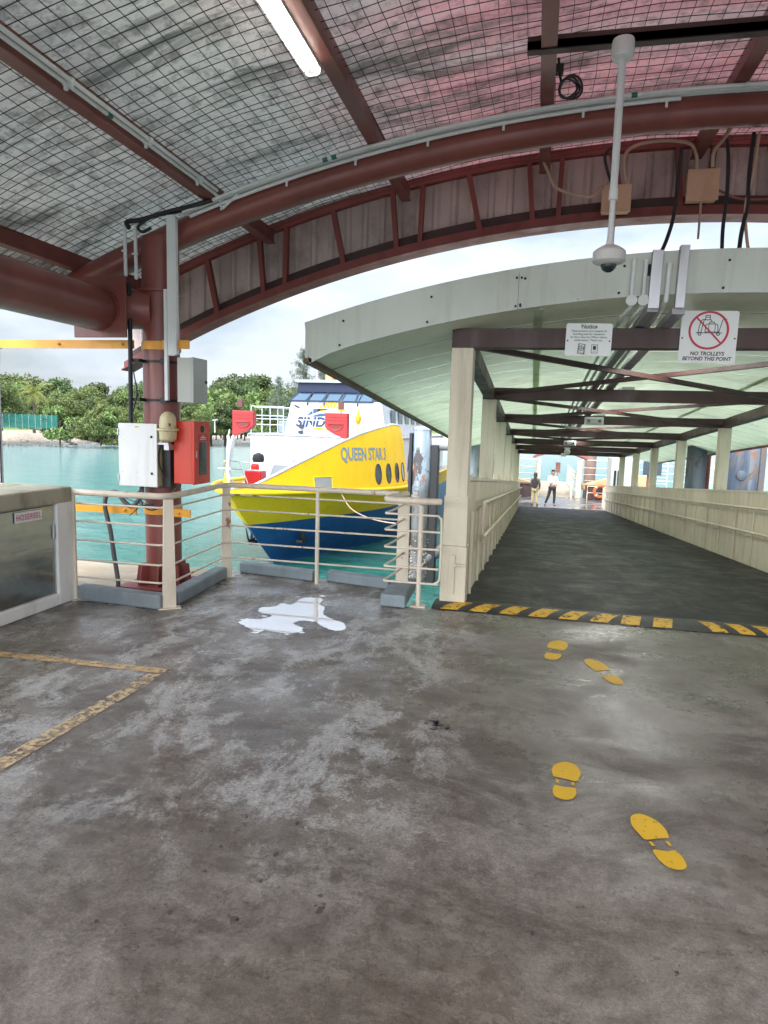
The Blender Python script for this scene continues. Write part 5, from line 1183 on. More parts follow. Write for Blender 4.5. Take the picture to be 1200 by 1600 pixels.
# oval windows on the bulwark
for s in (1,):
    for k, Y in enumerate((25.1,26.0,26.95,27.85,28.35)):
        if k == 4: continue
        mb = MB(); n = 28; c = []
        for i in range(n):
            a = 2*math.pi*i/n; yy = Y+.23*math.cos(a); zz = -.17-.02*k+.38*math.sin(a); v = (zz-zk(yy)-.03)/(ctop(yy)-zk(yy)-.03); c.append(cowl_pt(yy, v, s, .012))
        mb.add(c, [tuple(range(n))]); w = obj('oval_window', mb, M['glass']); parts.append(w)
        mb = MB(); mb.tube([Vector(p) for p in c]+[Vector(c[0])], .018, 6, False); q = obj('frame', mb, M['fnavy'], w, smooth=60)
# mooring port and reflective plate
def cpt(yy, zz, s=1, off=.012): v = (zz-zk(yy)-.03)/(ctop(yy)-zk(yy)-.03); return cowl_pt(yy, v, s, off)
def ypix(x): return None
mb = MB(); c = [(21.6,-.56),(22.35,-.56),(22.38,-.13),(21.57,-.11)]
qs = []
for (a, b_) in c: qs.append(cpt(a,b_,1,.01))
mb.add(qs,[(0,1,2,3)]); w = obj('mooring_port', mb, M['steel']); parts.append(w)
mb = MB(); mb.tube([Vector(q) for q in qs]+[Vector(qs[0])], .022, 6, False); obj('port_frame', mb, M['fyellow'], w)
# ship's name
M['nameblue'] = flat('grey_blue_lettering', (.16,.24,.32), .4)
mb = text_mb('QUEEN STAR 3', .64, lambda x,y: cpt(22.85+x, .42+y-.02*x, 1, .014), align='LEFT', bold=.012, maxe=.25, res=4, sx=.70)
parts.append(obj('name_lettering', mb, M['nameblue'], fix=False))
# decks
def deckpoly(z, Y0, Y1, inset):
    ys = [Y0+(Y1-Y0)*i/40 for i in range(41)]; hb_ = lambda y: max(.01,hull_b(-1.25,y)[0]-inset)
    return [(AX+hb_(y),y) for y in ys]+[(AX-hb_(y),y) for y in reversed(ys)]
mb = MB(); mb.prism(deckpoly(0,20.2,YE,.10), lambda u,v,a:(u,v,a), -1.0, -.92); parts.append(obj('main_deck', mb, flat('grey_deck',(.3,.34,.34),.7)))
mb = MB(); mb.add([(AX-3.1,YE,-3.9),(AX+3.1,YE,-3.9),(AX+3.7,YE,-.86),(AX-3.7,YE,-.86)],[(0,1,2,3)]); parts.append(obj('transom', mb, M['fyellow']))
# main deck house
mb = MB(); mb.box(AX-3.62,AX+3.0,28.7,44.5,-.919,1.10); parts.append(obj('lower_house', mb, M['fwhite'], bevel=.05))
mb = MB(); mb.box(AX-3.7,AX+3.1,28.62,44.6,1.101,1.16); parts.append(obj('upper_deck', mb, M['fwhite']))
Fy = 28.75
mb = MB(); mb.prism([(AX-2.05,1.161),(AX+2.55,1.161),(AX+2.35,2.62),(AX-1.72,2.62)], lambda u,v,a:(u,a,v), Fy, 42); parts.append(obj('upper_house', mb, M['fwhite'], bevel=.04))
# wheelhouse: raked glazed band, navy brow and white roof
def raked(z0,z1,x0,x1,y0,y1,d): return None
mb = MB()
b0, b1 = (AX-1.80,AX+1.95), (AX-1.42,AX+2.05)
mb.add([(b0[0],Fy-.05,2.621),(b0[1],Fy-.05,2.621),(b0[1],33,2.621),(b0[0],33,2.621),(b1[0]-.05,Fy+.22,3.02),(b1[1]-.1,Fy+.22,3.02),(b1[1]-.1,33,3.02),(b1[0]-.05,33,3.02)],[(0,3,2,1),(4,5,6,7),(0,1,5,4),(1,2,6,5),(2,3,7,6),(3,0,4,7)])
gl_ = obj('wheelhouse_glazing', mb, M['fglass']); parts.append(gl_)
mb = MB()
for k in range(6):
    u = k/5; xa = b0[0]+(b0[1]-b0[0])*u; xb = b1[0]+(b1[1]-.1-b1[0])*u
    mb.bar((xa,Fy-.06,2.61),(xb,Fy+.21,3.03),.07,.04,(0,-1,0))
mb.bar((b0[0],Fy-.055,2.63),(b0[1],Fy-.055,2.63),.04,.05,(0,0,1))
parts.append(obj('mullions', mb, M['fnavy']))
mb = MB(); mb.add([(b1[0]-.10,Fy+.16,3.021),(b1[1]+.0,Fy+.16,3.021),(b1[1]+.0,33.1,3.021),(b1[0]-.10,33.1,3.021),(b1[0]-.02,Fy+.14,3.42),(b1[1]+.05,Fy+.14,3.42),(b1[1]+.05,33.1,3.42),(b1[0]-.02,33.1,3.42)],[(0,3,2,1),(4,5,6,7),(0,1,5,4),(1,2,6,5),(2,3,7,6),(3,0,4,7)])
parts.append(obj('brow', mb, M['fnavy']))
mb = MB(); mb.box(b1[0]-.12,b1[1]+.15,Fy-.02,34,3.421,3.53); parts.append(obj('wheelhouse_roof', mb, M['fwhite'], bevel=.03))
mb = MB()
for k in (1,2,3,4):
    u = (k+.12)/5; xa = b0[0]+(b0[1]-b0[0])*u; mb.bar((xa,Fy-.1,2.52),(xa+.16,Fy+.12,2.98),.02,.02); mb.box(xa-.02,xa+.02,Fy-.09,Fy-.0,2.44,2.54)
parts.append(obj('wipers', mb, M['black']))
# roof gear
mb = MB(); mb.lathe([(.19,0),(.2,.05),(.2,.38),(.14,.46),(.02,.48)], (AX-.42,30.2,3.531), 20); parts.append(obj('radome', mb, flat('orange_cover',(.72,.26,.12),.6), smooth=40))
mb = MB(); mb.tube([(AX-.05,30,3.53),(AX-.05,30,4.6)], .02, 6); mb.tube([(AX-1.1,30.4,3.53),(AX-1.1,30.4,4.3)], .02, 6); mb.tube([(AX+.35,30.4,3.53),(AX+.35,30.4,4.9)], .015, 6); mb.tube([(AX+.9,30,3.53),(AX+.9,30,3.95)], .03, 8); mb.box(AX+.6,AX+1.2,29.95,30.05,3.72,3.80); mb.lathe([(.09,0),(.09,.12)],(AX+.9,30,3.84),12)
mb.tube([(AX+.9,30,3.9),(AX+.9,30,4.5)], .015, 6); parts.append(obj('antennas', mb, M['fwhite']))
# sun and swoosh emblem with lettering on the upper house front
yf = Fy-.006
def emb(mb_, pts): mb_.add([(x,yf,z) for x,z in pts],[tuple(range(len(pts)))])
ex, ez = AX+.12, 2.06
mb = MB()
for k in range(9):
    a0, a1 = math.pi*k/9+.05, math.pi*(k+1)/9-.01; emb(mb,[(ex+.30*math.cos(a0),ez+.12+.16*math.sin(a0)),(ex+.62*math.cos(a0),ez+.12+.42*math.sin(a0)),(ex+.62*math.cos(a1),ez+.12+.42*math.sin(a1)),(ex+.30*math.cos(a1),ez+.12+.16*math.sin(a1))])
emb(mb,[(ex-1.0,1.42),(ex-.5,1.50),(ex-.1,1.42),(ex-.5,1.40)]); parts.append(obj('emblem_sun', mb, M['fyellow'], fix=False))
mb = MB(); emb(mb,[(ex-1.15,1.98),(ex-.75,2.32),(ex-.3,2.34),(ex-.1,2.25),(ex-.5,2.22),(ex-.85,2.06)]); emb(mb,[(ex-1.0,1.94),(ex-.5,2.1),(ex+.1,2.12),(ex+.6,2.02),(ex+.1,2.0),(ex-.5,1.97)]); emb(mb,[(ex-.3,1.40),(ex+.3,1.5),(ex+.85,1.62),(ex+.4,1.40),(ex,1.36)])
parts.append(obj('emblem_swoosh', mb, flat('emblem_blue',(.03,.07,.2),.4), fix=False))
parts.append(obj('house_lettering', text_mb('SINDO', .58, lambda x,y:(AX-1.5+x,yf,1.52+y), align='LEFT', italic=.25, spacing=1.02, bold=.022), flat('letter_navy',(.012,.03,.10),.4), fix=False))
# side windows, rails, lights
for k in range(7):
    mb = MB(); y = 30.2+k*1.7; mb.box(AX+2.46,AX+2.49,y,y+1.0,1.75,2.35); parts.append(obj('side_window', mb, M['fglass'], bevel=.01))
for k in range(8):
    mb = MB(); y = 30.0+k*1.75; mb.prism([(y,-.5),(y+.45,-.2),(y+.35,.7),(y+.1,.1)], lambda u,v,a:(a,u,v), AX+3.001, AX+3.02); parts.append(obj('side_window', mb, M['fnavy']))
for z, x in ((1.52,-1.22),(1.28,-1.25)):
    mb = MB(); mb.box(AX+x-.09,AX+x+.09,Fy-.14,Fy-.02,z-.08,z+.06); parts.append(obj('deck_light', mb, M['glass'], bevel=.01))
mb = MB(); mb.lathe([(.10,0),(.10,.02),(.07,.03)], (AX-1.6,28.69,.05), 16,'Y'); parts.append(obj('porthole', mb, M['steel']))
mb = MB(); xA, xB = AX-3.6, AX-2.06
for z in (1.55,1.95,2.35): mb.tube([(xA,28.75,z),(xB,28.75,z)], .018, 6); mb.tube([(xA,28.75,z),(xA,40,z)], .018, 6)
for x in (xA,AX-2.7,xB-.02): mb.tube([(x,28.75,1.16),(x,28.75,2.35)], .02, 6)
for y in range(30,41,2): mb.tube([(xA,y,1.16),(xA,y,2.35)], .02, 6)
parts.append(obj('upper_deck_rail', mb, M['fwhite']))
mb = MB(); mb.box(AX-3.1,AX-2.1,33,41,1.161,1.9); mb.box(AX-3.0,AX-2.15,30.5,32.6,1.161,1.75); parts.append(obj('deck_seats', mb, flat('grey_seats',(.16,.2,.24),.6), bevel=.05))
mb = MB()
for x in (-2.6,-1.5,-.3,.9,2.0): mb.box(AX+x-.008,AX+x+.008,28.685,28.699,-.9,1.08)
for z in (.25,): mb.box(AX-3.55,AX+2.9,28.685,28.699,z-.008,z+.008)
parts.append(obj('plate_seams', mb, flat('seam_grey',(.3,.32,.34),.6)))
mb = MB(); mb.box(AX-.2,AX+.5,28.64,28.695,-.85,.95); dr_ = obj('front_door', mb, M['fwhite'], bevel=.05); parts.append(dr_)
mb = MB(); mb.lathe([(.11,0),(.11,.02),(.08,.03)], (AX+.15,28.63,.55), 16,'Y'); mb.box(AX+.36,AX+.42,28.6,28.64,-.1,.1); obj('door_fittings', mb, M['glass'], dr_)
# ladder frame in front of the house
mb = MB()
for x in (AX-.62,AX+.3): mb.tube([(x,28.45,-.9),(x,28.45,2.3)], .014, 6)
for z in (-.1,.3,.7,1.1,1.5): mb.tube([(AX-.62,28.45,z),(AX+.62,28.45,z)], .012, 6)
for z in (1.8,2.3): mb.tube([(AX-3.3,28.4,z),(AX+.62,28.4,z)], .018, 6)
parts.append(obj('ladder_frame', mb, M['fwhite']))
mb = MB()
for s in (1,):
    mb.tube(spline([(AX-.5,28.3,.3),(AX-.1,28.25,.9),(AX+.3,28.3,1.3)],6), .012, 5)
parts.append(obj('cable', mb, M['fwhite']))
# red side light screens on the bulwark tops
def screen(s):
    x, y, z, _ = *cowl_pt(23.2,1,s), 0
    mb = MB(); W_, H_ = .82, .92; out_ = s
    poly = [(0,0),(0,H_),(-W_,H_),(-W_,.42),(-W_*.85,.30),(-W_*.6,.18)]
    mb.prism(poly, lambda u,v,a:(x+s*(u+.02),23.2+a,z+v+.02), 0, .28)
    b_ = obj('sidelight_screen', mb, M['fred'], bevel=.015); parts.append(b_)
    mb = MB(); cxx, czz = x+s*(-.40), z+.55; n=12
    mb.tube([(cxx+s*.26*math.cos(a),23.19,czz-.24*math.sin(a)*.9) for a in [math.pi*i/n for i in range(n+1)]]+[(cxx+s*.26,23.19,czz)], .022, 6); 
    mb.box(min(x-s*.02,x-s*.78),max(x-s*.02,x-s*.78),23.18,23.198,z+.68,z+.71); mb.box(min(x-s*.02,x-s*.78),max(x-s*.02,x-s*.78),23.18,23.198,z+.80,z+.83)
    obj('screen_rim', mb, M['fred'], b_, smooth=50)
    mb = MB(); mb.add([(cxx+s*.24*math.cos(a),23.195,czz-.2*math.sin(a)) for a in [math.pi*i/n for i in range(n+1)]],[tuple(range(n+1))]); obj('recess', mb, flat('dark_red',(.16,.02,.015),.5), b_)
    mb = MB(); mb.tube([(x-s*.35*0.7,23.3,z+.93),(x-s*.35*.7,23.3,z+1.15)], .02, 6); mb.box(x-s*.245-.10,x-s*.245+.10,23.26,23.34,z+1.06,z+1.36)
    parts.append(obj('navigation_lamp', mb, flat('dull_red_brown',(.09,.03,.025),.5), bevel=.02))
screen(1); screen(-1)
mb = MB(); lx = AX+1.55; mb.lathe([(.03,-.28),(.10,-.22),(.14,-.05),(.14,.05),(.06,.1),(.04,.32)], (lx,27.9,1.95), 14); mb.tube([(lx,27.9,.0),(lx,27.9,1.7)], .03, 6)
parts.append(obj('orange_lamp', mb, flat('orange_plastic',(.8,.33,.02),.4), smooth=40))
# bow rail, anchors and foredeck gear
mb = MB()
for dz in (.28,.56): mb.tube([tuple(Vector(cowl_pt(19.1+i*.35,1,-1))+Vector((0,0,dz))) for i in range(10)], .022, 6)
for dz in (.0,):
    mb.tube(spline([(AX-2.45,24.5,-.9),(AX-2.4,24.0,-.2),(AX-2.1,22.9,.22),(AX-1.0,22.5,.22),(AX-.2,22.4,.2)],5), .022, 6); mb.tube([(AX-2.4,23.0,-.05),(AX-.6,22.6,-.05)], .02, 6); mb.tube([(AX-1.4,22.65,.2),(AX-.9,22.6,-.9)], .02, 6)
parts.append(obj('bow_rail', mb, M['fwhite'], smooth=50))
mb = MB(); mb.box(AX-1.9,AX-1.25,24.2,24.8,-.919,-.2); mb.lathe([(.16,0),(.16,.2),(.1,.3)],(AX-1.6,24.5,-.2),14); w = obj('windlass', mb, flat('windlass_red',(.6,.02,.02),.4), bevel=.03); parts.append(w)
mb = MB(); mb.lathe([(.2,0),(.24,.12),(.2,.28),(.05,.36)],(AX-1.55,24.7,.12),14); obj('black_cover', mb, M['black'], w, smooth=40)
mb = MB(); mb.prism([(23.6,-.919),(25.2,-.919),(25.2,-.1),(24.6,.05)], lambda u,v,a:(a,u,v), AX-.9,AX+.3); parts.append(obj('deck_hatch', mb, flat('dark_grey_hatch',(.14,.15,.16),.5), bevel=.03))
def anchor(Y, s, z):
    b_, _ = hull_b(z, Y); x = AX+s*(b_+.05); mb = MB()
    mb.tube([(x,Y,z+.5),(x+s*.05,Y-.03,z-.1)], .05, 8)
    for k in (-1,1): mb.tube(spline([(x+s*.05,Y-.03,z-.15),(x+s*.05,Y+k*.28,z-.05),(x+s*.1,Y+k*.36,z+.35)],4), .05, 8, r1=.02)
    mb.lathe([(.14,0),(.14,.04),(.08,.06)], (x,Y-.1,z+.45), 12, 'Y'); mb.box(x-.12,x+.1,Y-.25,Y+.25,z-.24,z-.14)
    parts.append(obj('anchor', mb, M['black'], smooth=40))
anchor(22.6,1,-2.25); anchor(21.9,-1,-2.3)
add_parented(parts, fr)
mb = MB(); mb.tube(spline([(AX+2.4,22.6,-.75),(AX+2.9,22.2,-1.2),(AX+3.8,21.8,-1.45),(AX+4.9,21.5,-1.5),(AX+5.2,21.45,-1.5)],8), .02, 6)
tag(obj('mooring_line', mb, M['peach'], smooth=60), 'pale mooring rope sagging from the yellow bow to the rusty pile', 'rope')
mb = MB(); mb.tube(spline([(AX-.1,18.85,-.5),(AX-.25,18.8,.1),(AX-.35,19.3,.45),(AX-.55,20.5,.85)],8), .02, 6)
mb.tube(spline([(AX-.35,18.9,-.4),(AX-.5,18.9,-.0),(AX-.55,19.3,.4)],8), .02, 6)
# tiny bird-like horn on the house front left as a part of nothing else: a real bird on the rail
mb = MB(); 
bd = skin('bird', [(0,0,0),(.10,0,-.05),(.2,0,-.09),(-.09,0,.03),(-.15,0,.03)], [(0,1),(1,2),(0,3),(3,4)], [.05,.035,.01,.03,.008], flat('dark_feathers',(.03,.03,.035),.7), None, 2)
bd.location = (AX-1.35,28.4,2.38); tag(bd, 'small dark bird perched on the white ferry rail below the wheelhouse', 'bird')

# ================================================================ SHORE
M['rock'] = None
def shore_mat():
    m, t, b, L = newmat('shore_ground'); n = noise(t, .6, 8, .7); n2 = noise(t, 3, 6, .7)
    tcx = t.nodes.new('ShaderNodeTexCoord'); xy = t.nodes.new('ShaderNodeSeparateXYZ'); L(tcx.outputs['Object'], xy.inputs[0])
    hgt = math_(t,'ADD', xy.outputs['Z'], math_(t,'MULTIPLY', n, .8))
    sand = mixc(t, ramp(t, n2, [(.3,0.),(.7,1.)]), (.36,.28,.20), (.56,.46,.36)); sand = mixc(t, ramp(t, noise(t,1.6,7,.75,off=(3,1,0)), [(.5,0.),(.68,.75)]), sand, (.14,.12,.09))
    rocks = mixc(t, ramp(t, n2, [(.35,0.),(.65,1.)]), (.09,.085,.07), (.30,.28,.24))
    c = mixc(t, ramp(t, math_(t,'MULTIPLY',math_(t,'ADD',hgt,3.3),.25), [(.22,0.),(.32,1.)]), rocks, sand)
    grass = mixc(t, ramp(t, n, [(.35,0.),(.65,1.)]), (.07,.13,.02), (.16,.24,.05))
    c = mixc(t, ramp(t, math_(t,'MULTIPLY',math_(t,'ADD',hgt,3.3),.25), [(.66,0.),(.72,1.)]), c, grass)
    L(c, b.inputs['Base Color']); b.inputs['Roughness'].default_value = .9; bump(t, b, n2, .6, .2); return m
M['shore'] = shore_mat()
def shore_line(t): # waterline of the left shore, t 0..1
    P_ = [(-260,10),(-150,55),(-84,95),(-78,125),(-74,150),(-66,190),(-45,235),(-20,290),(0,360),(10,480),(0,800)]
    q = shore_line.c; i = min(len(q)-2,int(t*(len(q)-1))); f = t*(len(q)-1)-i; return q[i].lerp(q[i+1], f)
shore_line.c = spline([(x,y,0) for x,y in [(-260,10),(-150,55),(-84,95),(-78,125),(-74,150),(-66,190),(-45,235),(-20,290),(0,360),(10,480),(0,800)]], 8)
PROF = [(-6,-4.5),(0,-3.35),(1.8,-2.8),(3.6,-2.2),(5.4,-1.6),(7.5,-1.0),(9,-.75),(30,0.0),(60,2.0),(140,3),(600,8)]
def shore_pt(t, k):
    p = shore_line(t); a = shore_line(max(0,t-.004)); b_ = shore_line(min(1,t+.004)); d = (b_-a).normalized(); n_ = Vector((-d.y, d.x, 0))
    w, h = PROF[k]; q = p+n_*w; return Vector((q.x, q.y, h))
mb = MB(); rr = random.Random(11)
nsh = 260
vs = []
for i in range(nsh+1):
    for k in range(len(PROF)):
        v = shore_pt(i/nsh, k); j = .35 if k < 6 else .1; vs.append((v.x+rr.uniform(-j,j), v.y+rr.uniform(-j,j), v.z+rr.uniform(-.12,.12)))
mm = len(PROF); mb.add(vs, [(i*mm+k,(i+1)*mm+k,(i+1)*mm+k+1,i*mm+k+1) for i in range(nsh) for k in range(mm-1)])
struct(obj('shore', mb, M['shore'], smooth=60, fix=False))
# rocks along the edge: far too many to count
mb = MB(); ico = [(0,0,1),(.894,0,.447),(.276,.851,.447),(-.724,.526,.447),(-.724,-.526,.447),(.276,-.851,.447),(.724,.526,-.447),(-.276,.851,-.447),(-.894,0,-.447),(-.276,-.851,-.447),(.724,-.526,-.447),(0,0,-1)]
icf = [(0,1,2),(0,2,3),(0,3,4),(0,4,5),(0,5,1),(1,6,2),(2,7,3),(3,8,4),(4,9,5),(5,10,1),(6,7,2),(7,8,3),(8,9,4),(9,10,5),(10,6,1),(11,7,6),(11,8,7),(11,9,8),(11,10,9),(11,6,10)]
for i in range(2600):
    t_ = rr.uniform(.14,.62); p = shore_line(t_); a = shore_line(t_-.004); b_ = shore_line(t_+.004); d = (b_-a).normalized(); n_ = Vector((-d.y,d.x,0))
    w = abs(rr.gauss(0,1.7))-.4; h = -3.4+w*.3; c = p+n_*w; s = rr.uniform(.12,.32); ang = rr.uniform(0,6.28)
    mb.add([(c.x+s*(x*math.cos(ang)-y*math.sin(ang))*rr.uniform(.8,1.2), c.y+s*(x*math.sin(ang)+y*math.cos(ang))*rr.uniform(.8,1.2), h+s*.6*z) for x,y,z in ico], icf)
tag(obj('shore_rocks', mb, paint('shore_rock',(.27,.25,.22),.9,.25,(.08,.08,.06),.6,2)), 'grey brown boulders lining the far shore', 'rocks', kind='stuff')
# right-hand far shore
mb = MB(); vs = []; pr = [(0,-3.6),(4,-2.4),(10,-1.2),(40,1),(160,4)]
for i in range(41):
    x = 45+i*7; y0 = 196+.12*(x-45)-.0*x+3*math.sin(x*.07)
    for w, h in pr: vs.append((x-w*.1+(0 if i else 0), y0+w, h+rr.uniform(-.2,.2)))
mb.add(vs, [(i*5+k,(i+1)*5+k,(i+1)*5+k+1,i*5+k+1) for i in range(40) for k in range(4)]); struct(obj('far_shore', mb, M['shore'], fix=False))

# ================================================================ TREES
def leafmat(name, a, b_):
    m, t, b, L = newmat(name); n = noise(t, .45, 4, .6); n2 = noise(t, 4, 3, .6)
    oi = t.nodes.new('ShaderNodeObjectInfo')
    c = mixc(t, ramp(t, math_(t,'ADD',math_(t,'MULTIPLY',n,.7),math_(t,'MULTIPLY',n2,.3)), [(.35,0.),(.65,1.)]), a, b_)
    h = t.nodes.new('ShaderNodeHueSaturation'); L(c, h.inputs['Color']); L(math_(t,'ADD',math_(t,'MULTIPLY',oi.outputs['Random'],.05),.475), h.inputs['Hue']); L(math_(t,'ADD',math_(t,'MULTIPLY',oi.outputs['Random'],.5),.75), h.inputs['Value'])
    L(h.outputs[0], b.inputs['Base Color']); b.inputs['Roughness'].default_value = .6; b.inputs['Specular IOR Level'].default_value = .25
    tr = t.nodes.new('ShaderNodeBsdfTranslucent'); L(h.outputs[0], tr.inputs[0]); ms = t.nodes.new('ShaderNodeMixShader'); ms.inputs[0].default_value = .25
    L(b.outputs[0], ms.inputs[1]); L(tr.outputs[0], ms.inputs[2]); L(ms.outputs[0], t.nodes['Material Output'].inputs[0]); return m
M['leaf'] = leafmat('green_leaves', (.10,.135,.045), (.21,.26,.09)); M['leafdark'] = leafmat('dark_green_leaves', (.07,.10,.042), (.145,.185,.075)); M['leafbright'] = leafmat('bright_green_leaves', (.14,.19,.06), (.25,.30,.11)); M['needle'] = leafmat('grey_green_needles', (.10,.125,.085), (.18,.21,.14)); M['frond'] = leafmat('yellow_green_fronds', (.16,.22,.04), (.34,.36,.10))
M['bark'] = paint('bark', (.14,.11,.085), .9, .25, (.05,.04,.03), .5, 3, bmp=.5)
def tree_proto(kind, seed):
    rr = random.Random(seed); tr = MB(); cr_ = MB()
    def leaf(c, s, nrm=None):
        n_ = Vector((rr.gauss(0,1),rr.gauss(0,1),rr.gauss(.5,1))).normalized(); a = n_.orthogonal().normalized(); a = Quaternion(n_, rr.uniform(0,6.28)) @ a; b_ = n_.cross(a)
        cr_.add([c-a*s-b_*s*.5, c+a*s*.2-b_*s*.7, c+a*s+b_*s*.2, c-a*s*.1+b_*s*.7], [(0,1,2,3)])
    if kind in ('broad','bush'):
        H_ = 9.0 if kind == 'broad' else 3.4
        tr.tube([(0,0,-.8),(rr.uniform(-.1,.1),0,H_*.25),(rr.uniform(-.3,.3),rr.uniform(-.3,.3),H_*.5)], H_*.028, 8, r1=H_*.016)
        nb_ = 16 if kind == 'broad' else 11; cl = []
        for k in range(nb_):
            a = rr.uniform(0,6.283); rad = rr.uniform(.15,.42)*H_*(.85 if kind=='broad' else 1.0); z = H_*rr.uniform(.28,.86) if kind == 'broad' else H_*rr.uniform(.1,.78)
            rad *= (1.15-abs(z/H_-.5)*1.1); c = Vector((rad*math.cos(a), rad*math.sin(a), z)); cl.append((c, H_*rr.uniform(.13,.22)))
            st = Vector((0,0,z*.55)); tr.tube([st, st.lerp(c,.5)+Vector((0,0,.1*H_*.5)), c], H_*.012, 5, r1=H_*.004)
        cl.append((Vector((0,0,H_*.82)),H_*.18))
        if kind == 'bush':
            for k in range(6): cl.append((Vector((.26*H_*math.cos(k*1.05),.26*H_*math.sin(k*1.05),.13*H_)), H_*.17))
        for c, r_ in cl:
            for i in range(190 if kind=='broad' else 210):
                v = Vector((rr.gauss(0,1),rr.gauss(0,1),rr.gauss(0,1))).normalized()*r_*(rr.random()**.33)*rr.uniform(.75,1.12); v.z *= .78; leaf(c+v, rr.uniform(.15,.30)*(1 if kind=='broad' else .55))
        return tr, cr_
    if kind == 'casuarina':
        H_ = 14; tr.tube([(0,0,-.8),(.1,0,5),(0,.1,10),(.05,0,13.6)], .22, 8, r1=.04)
        for k in range(46):
            z = 2.8+10.8*(k/46)+rr.uniform(-.2,.2); a = rr.uniform(0,6.283); ln = (1.0-(z/15)**1.6)*3.3*rr.uniform(.6,1.1)+.3
            p0 = Vector((0,0,z)); p1 = p0+Vector((math.cos(a)*ln, math.sin(a)*ln, ln*.55)); tr.tube([p0,p1], .045, 4, r1=.01)
            for i in range(62):
                t_ = rr.uniform(.25,1.1); c = p0.lerp(p1,t_)+Vector((rr.gauss(0,.28),rr.gauss(0,.28),rr.gauss(-.1,.25)))
                d = Vector((rr.gauss(0,.5),rr.gauss(0,.5),rr.uniform(-1,.6))).normalized()*rr.uniform(.2,.45); w_ = d.orthogonal().normalized()*.035
                cr_.add([c-w_,c+w_,c+d+w_,c+d-w_],[(0,1,2,3)])
        return tr, cr_
    if kind == 'palm':
        tr.tube([(0,0,-.8),(.15,0,2.5),(.1,.1,5)], .22, 8, r1=.14)
        for k in range(26):
            a = k*2.4+rr.uniform(-.2,.2); el = rr.uniform(-.5,1.2); ln = rr.uniform(2.2,3.0); prev = Vector((.1,.1,5)); d = Vector((math.cos(a)*math.cos(el),math.sin(a)*math.cos(el),math.sin(el))); pts = [prev]
            for j in range(9): d = (d+Vector((0,0,-.16))).normalized(); prev = prev+d*ln/9; pts.append(prev)
            for j in range(1,9):
                side_ = (pts[j+1]-pts[j-1]).cross(Vector((0,0,1))).normalized()
                for s in (-1,1):
                    for q in (0,.5):
                        b0_ = pts[j].lerp(pts[j+1],q); e_ = b0_+side_*s*.5*(1-abs(j-4)/7)+Vector((0,0,-.28))+(pts[j+1]-pts[j])*.5; w_ = (pts[j+1]-pts[j])*.16
                        cr_.add([b0_-w_,b0_+w_,e_+w_*.2,e_-w_*.2],[(0,1,2,3)])
        return tr, cr_
protos = {}
def make_tree(key, kind, seed, leafm):
    tr, c = tree_proto(kind, seed)
    me = obj('trunk', tr, M['bark'], smooth=60); mc = obj('crown', c, leafm, fix=False)
    protos[key] = (me.data, mc.data); bpy.data.objects.remove(me); bpy.data.objects.remove(mc)
for i in range(3): make_tree(f'broad{i}', 'broad', 20+i, M['leaf']); make_tree(f'dark{i}', 'broad', 30+i, M['leafdark'])
for i in range(2): make_tree(f'bush{i}', 'bush', 40+i, M['leafbright'])
for i in range(2): make_tree(f'under{i}', 'bush', 45+i, M['leaf'])
make_tree('cas', 'casuarina', 50, M['needle']); make_tree('palm', 'palm', 60, M['frond'])
rt_ = random.Random(77)
def plant(key, x, y, z, s, label, group, name='tree', cat='tree', sz=1.0):
    r_ = bpy.data.objects.new(name, None); COL.objects.link(r_); r_.location = (x,y,z); r_.rotation_euler = (0,0,rt_.uniform(0,6.28)); r_.scale = (s,s,s*sz); tag(r_, label, cat, group)
    for nm, d in zip(('trunk','crown'), protos[key]):
        o = bpy.data.objects.new(nm, d); COL.objects.link(o); o.parent = r_
    return r_
CAMP = Vector((0,0,1.65))
def atpix(px, depth, z=None):
    d = fw+rt*((px-600)/F_PX); return CAMP+d*depth
def ztop(px, py, depth): # world height of a picture row at a depth
    d = fw+rt*((px-600)/F_PX)-up*((py-800)/F_PX); return (CAMP+d*depth).z
# skyline of the photograph, used as the height of the wood
SKY = [(-80,575),(0,585),(28,582),(60,594),(90,590),(120,600),(160,592),(190,606),(220,600),(240,595),(300,606),(330,600),(345,598),(372,590),(400,588),(420,598),(445,606),(470,606),(500,604),(560,600),(620,596),(660,600)]
def skyrow(px):
    for (a,ya),(b_,yb) in zip(SKY[:-1],SKY[1:]):
        if a <= px <= b_: return ya+(yb-ya)*(px-a)/(b_-a)
    return 580
kinds = ['broad0','dark0','broad1','dark1','broad2','dark2']
for row, (dep0, dy, step) in enumerate(((152,0,24),(142,14,26),(132,28,30))):
    px = -60+row*9
    while px < 590:
        dep = dep0+(0 if px < 330 else (px-330)*.16)+rt_.uniform(-4,4)
        p = atpix(px, dep); key = rt_.choice(kinds)
        top = ztop(px, skyrow(px)+dy+rt_.uniform(-4,9), dep); base = -.3-row*.4
        s = (top-base)/8.6
        plant(key, p.x, p.y, base, s*1.0, None, 'trees of the wooded far shore')['row'] = row
        px += step*rt_.uniform(.8,1.2)
adj = {'broad':'mid green spreading tree','dark':'dark green dense tree'}
tops = [o for o in COL.objects if o.get('group') == 'trees of the wooded far shore']
LMK = [(-20,'beyond the left edge of the picture'),(25,'at the slim grey pole'),(75,'above the palm and netting'),(125,'above the end of the green netting'),(165,'above the round bright bush'),(205,'just left of the black riser'),(265,'behind the brown column'),(312,'behind the grey box and red cabinet'),(350,'between the red cabinet and the ferry'),(385,'behind the left red box of the ferry'),(430,'above the ferry rail'),(470,'left of the ferry wheelhouse'),(530,'behind the ferry wheelhouse'),(900,'behind the canopy eave')]
def pxof(p): d = p-Vector((0,0,1.65)); return 600+F_PX*d.dot(rt)/d.dot(fw)
fam = {}
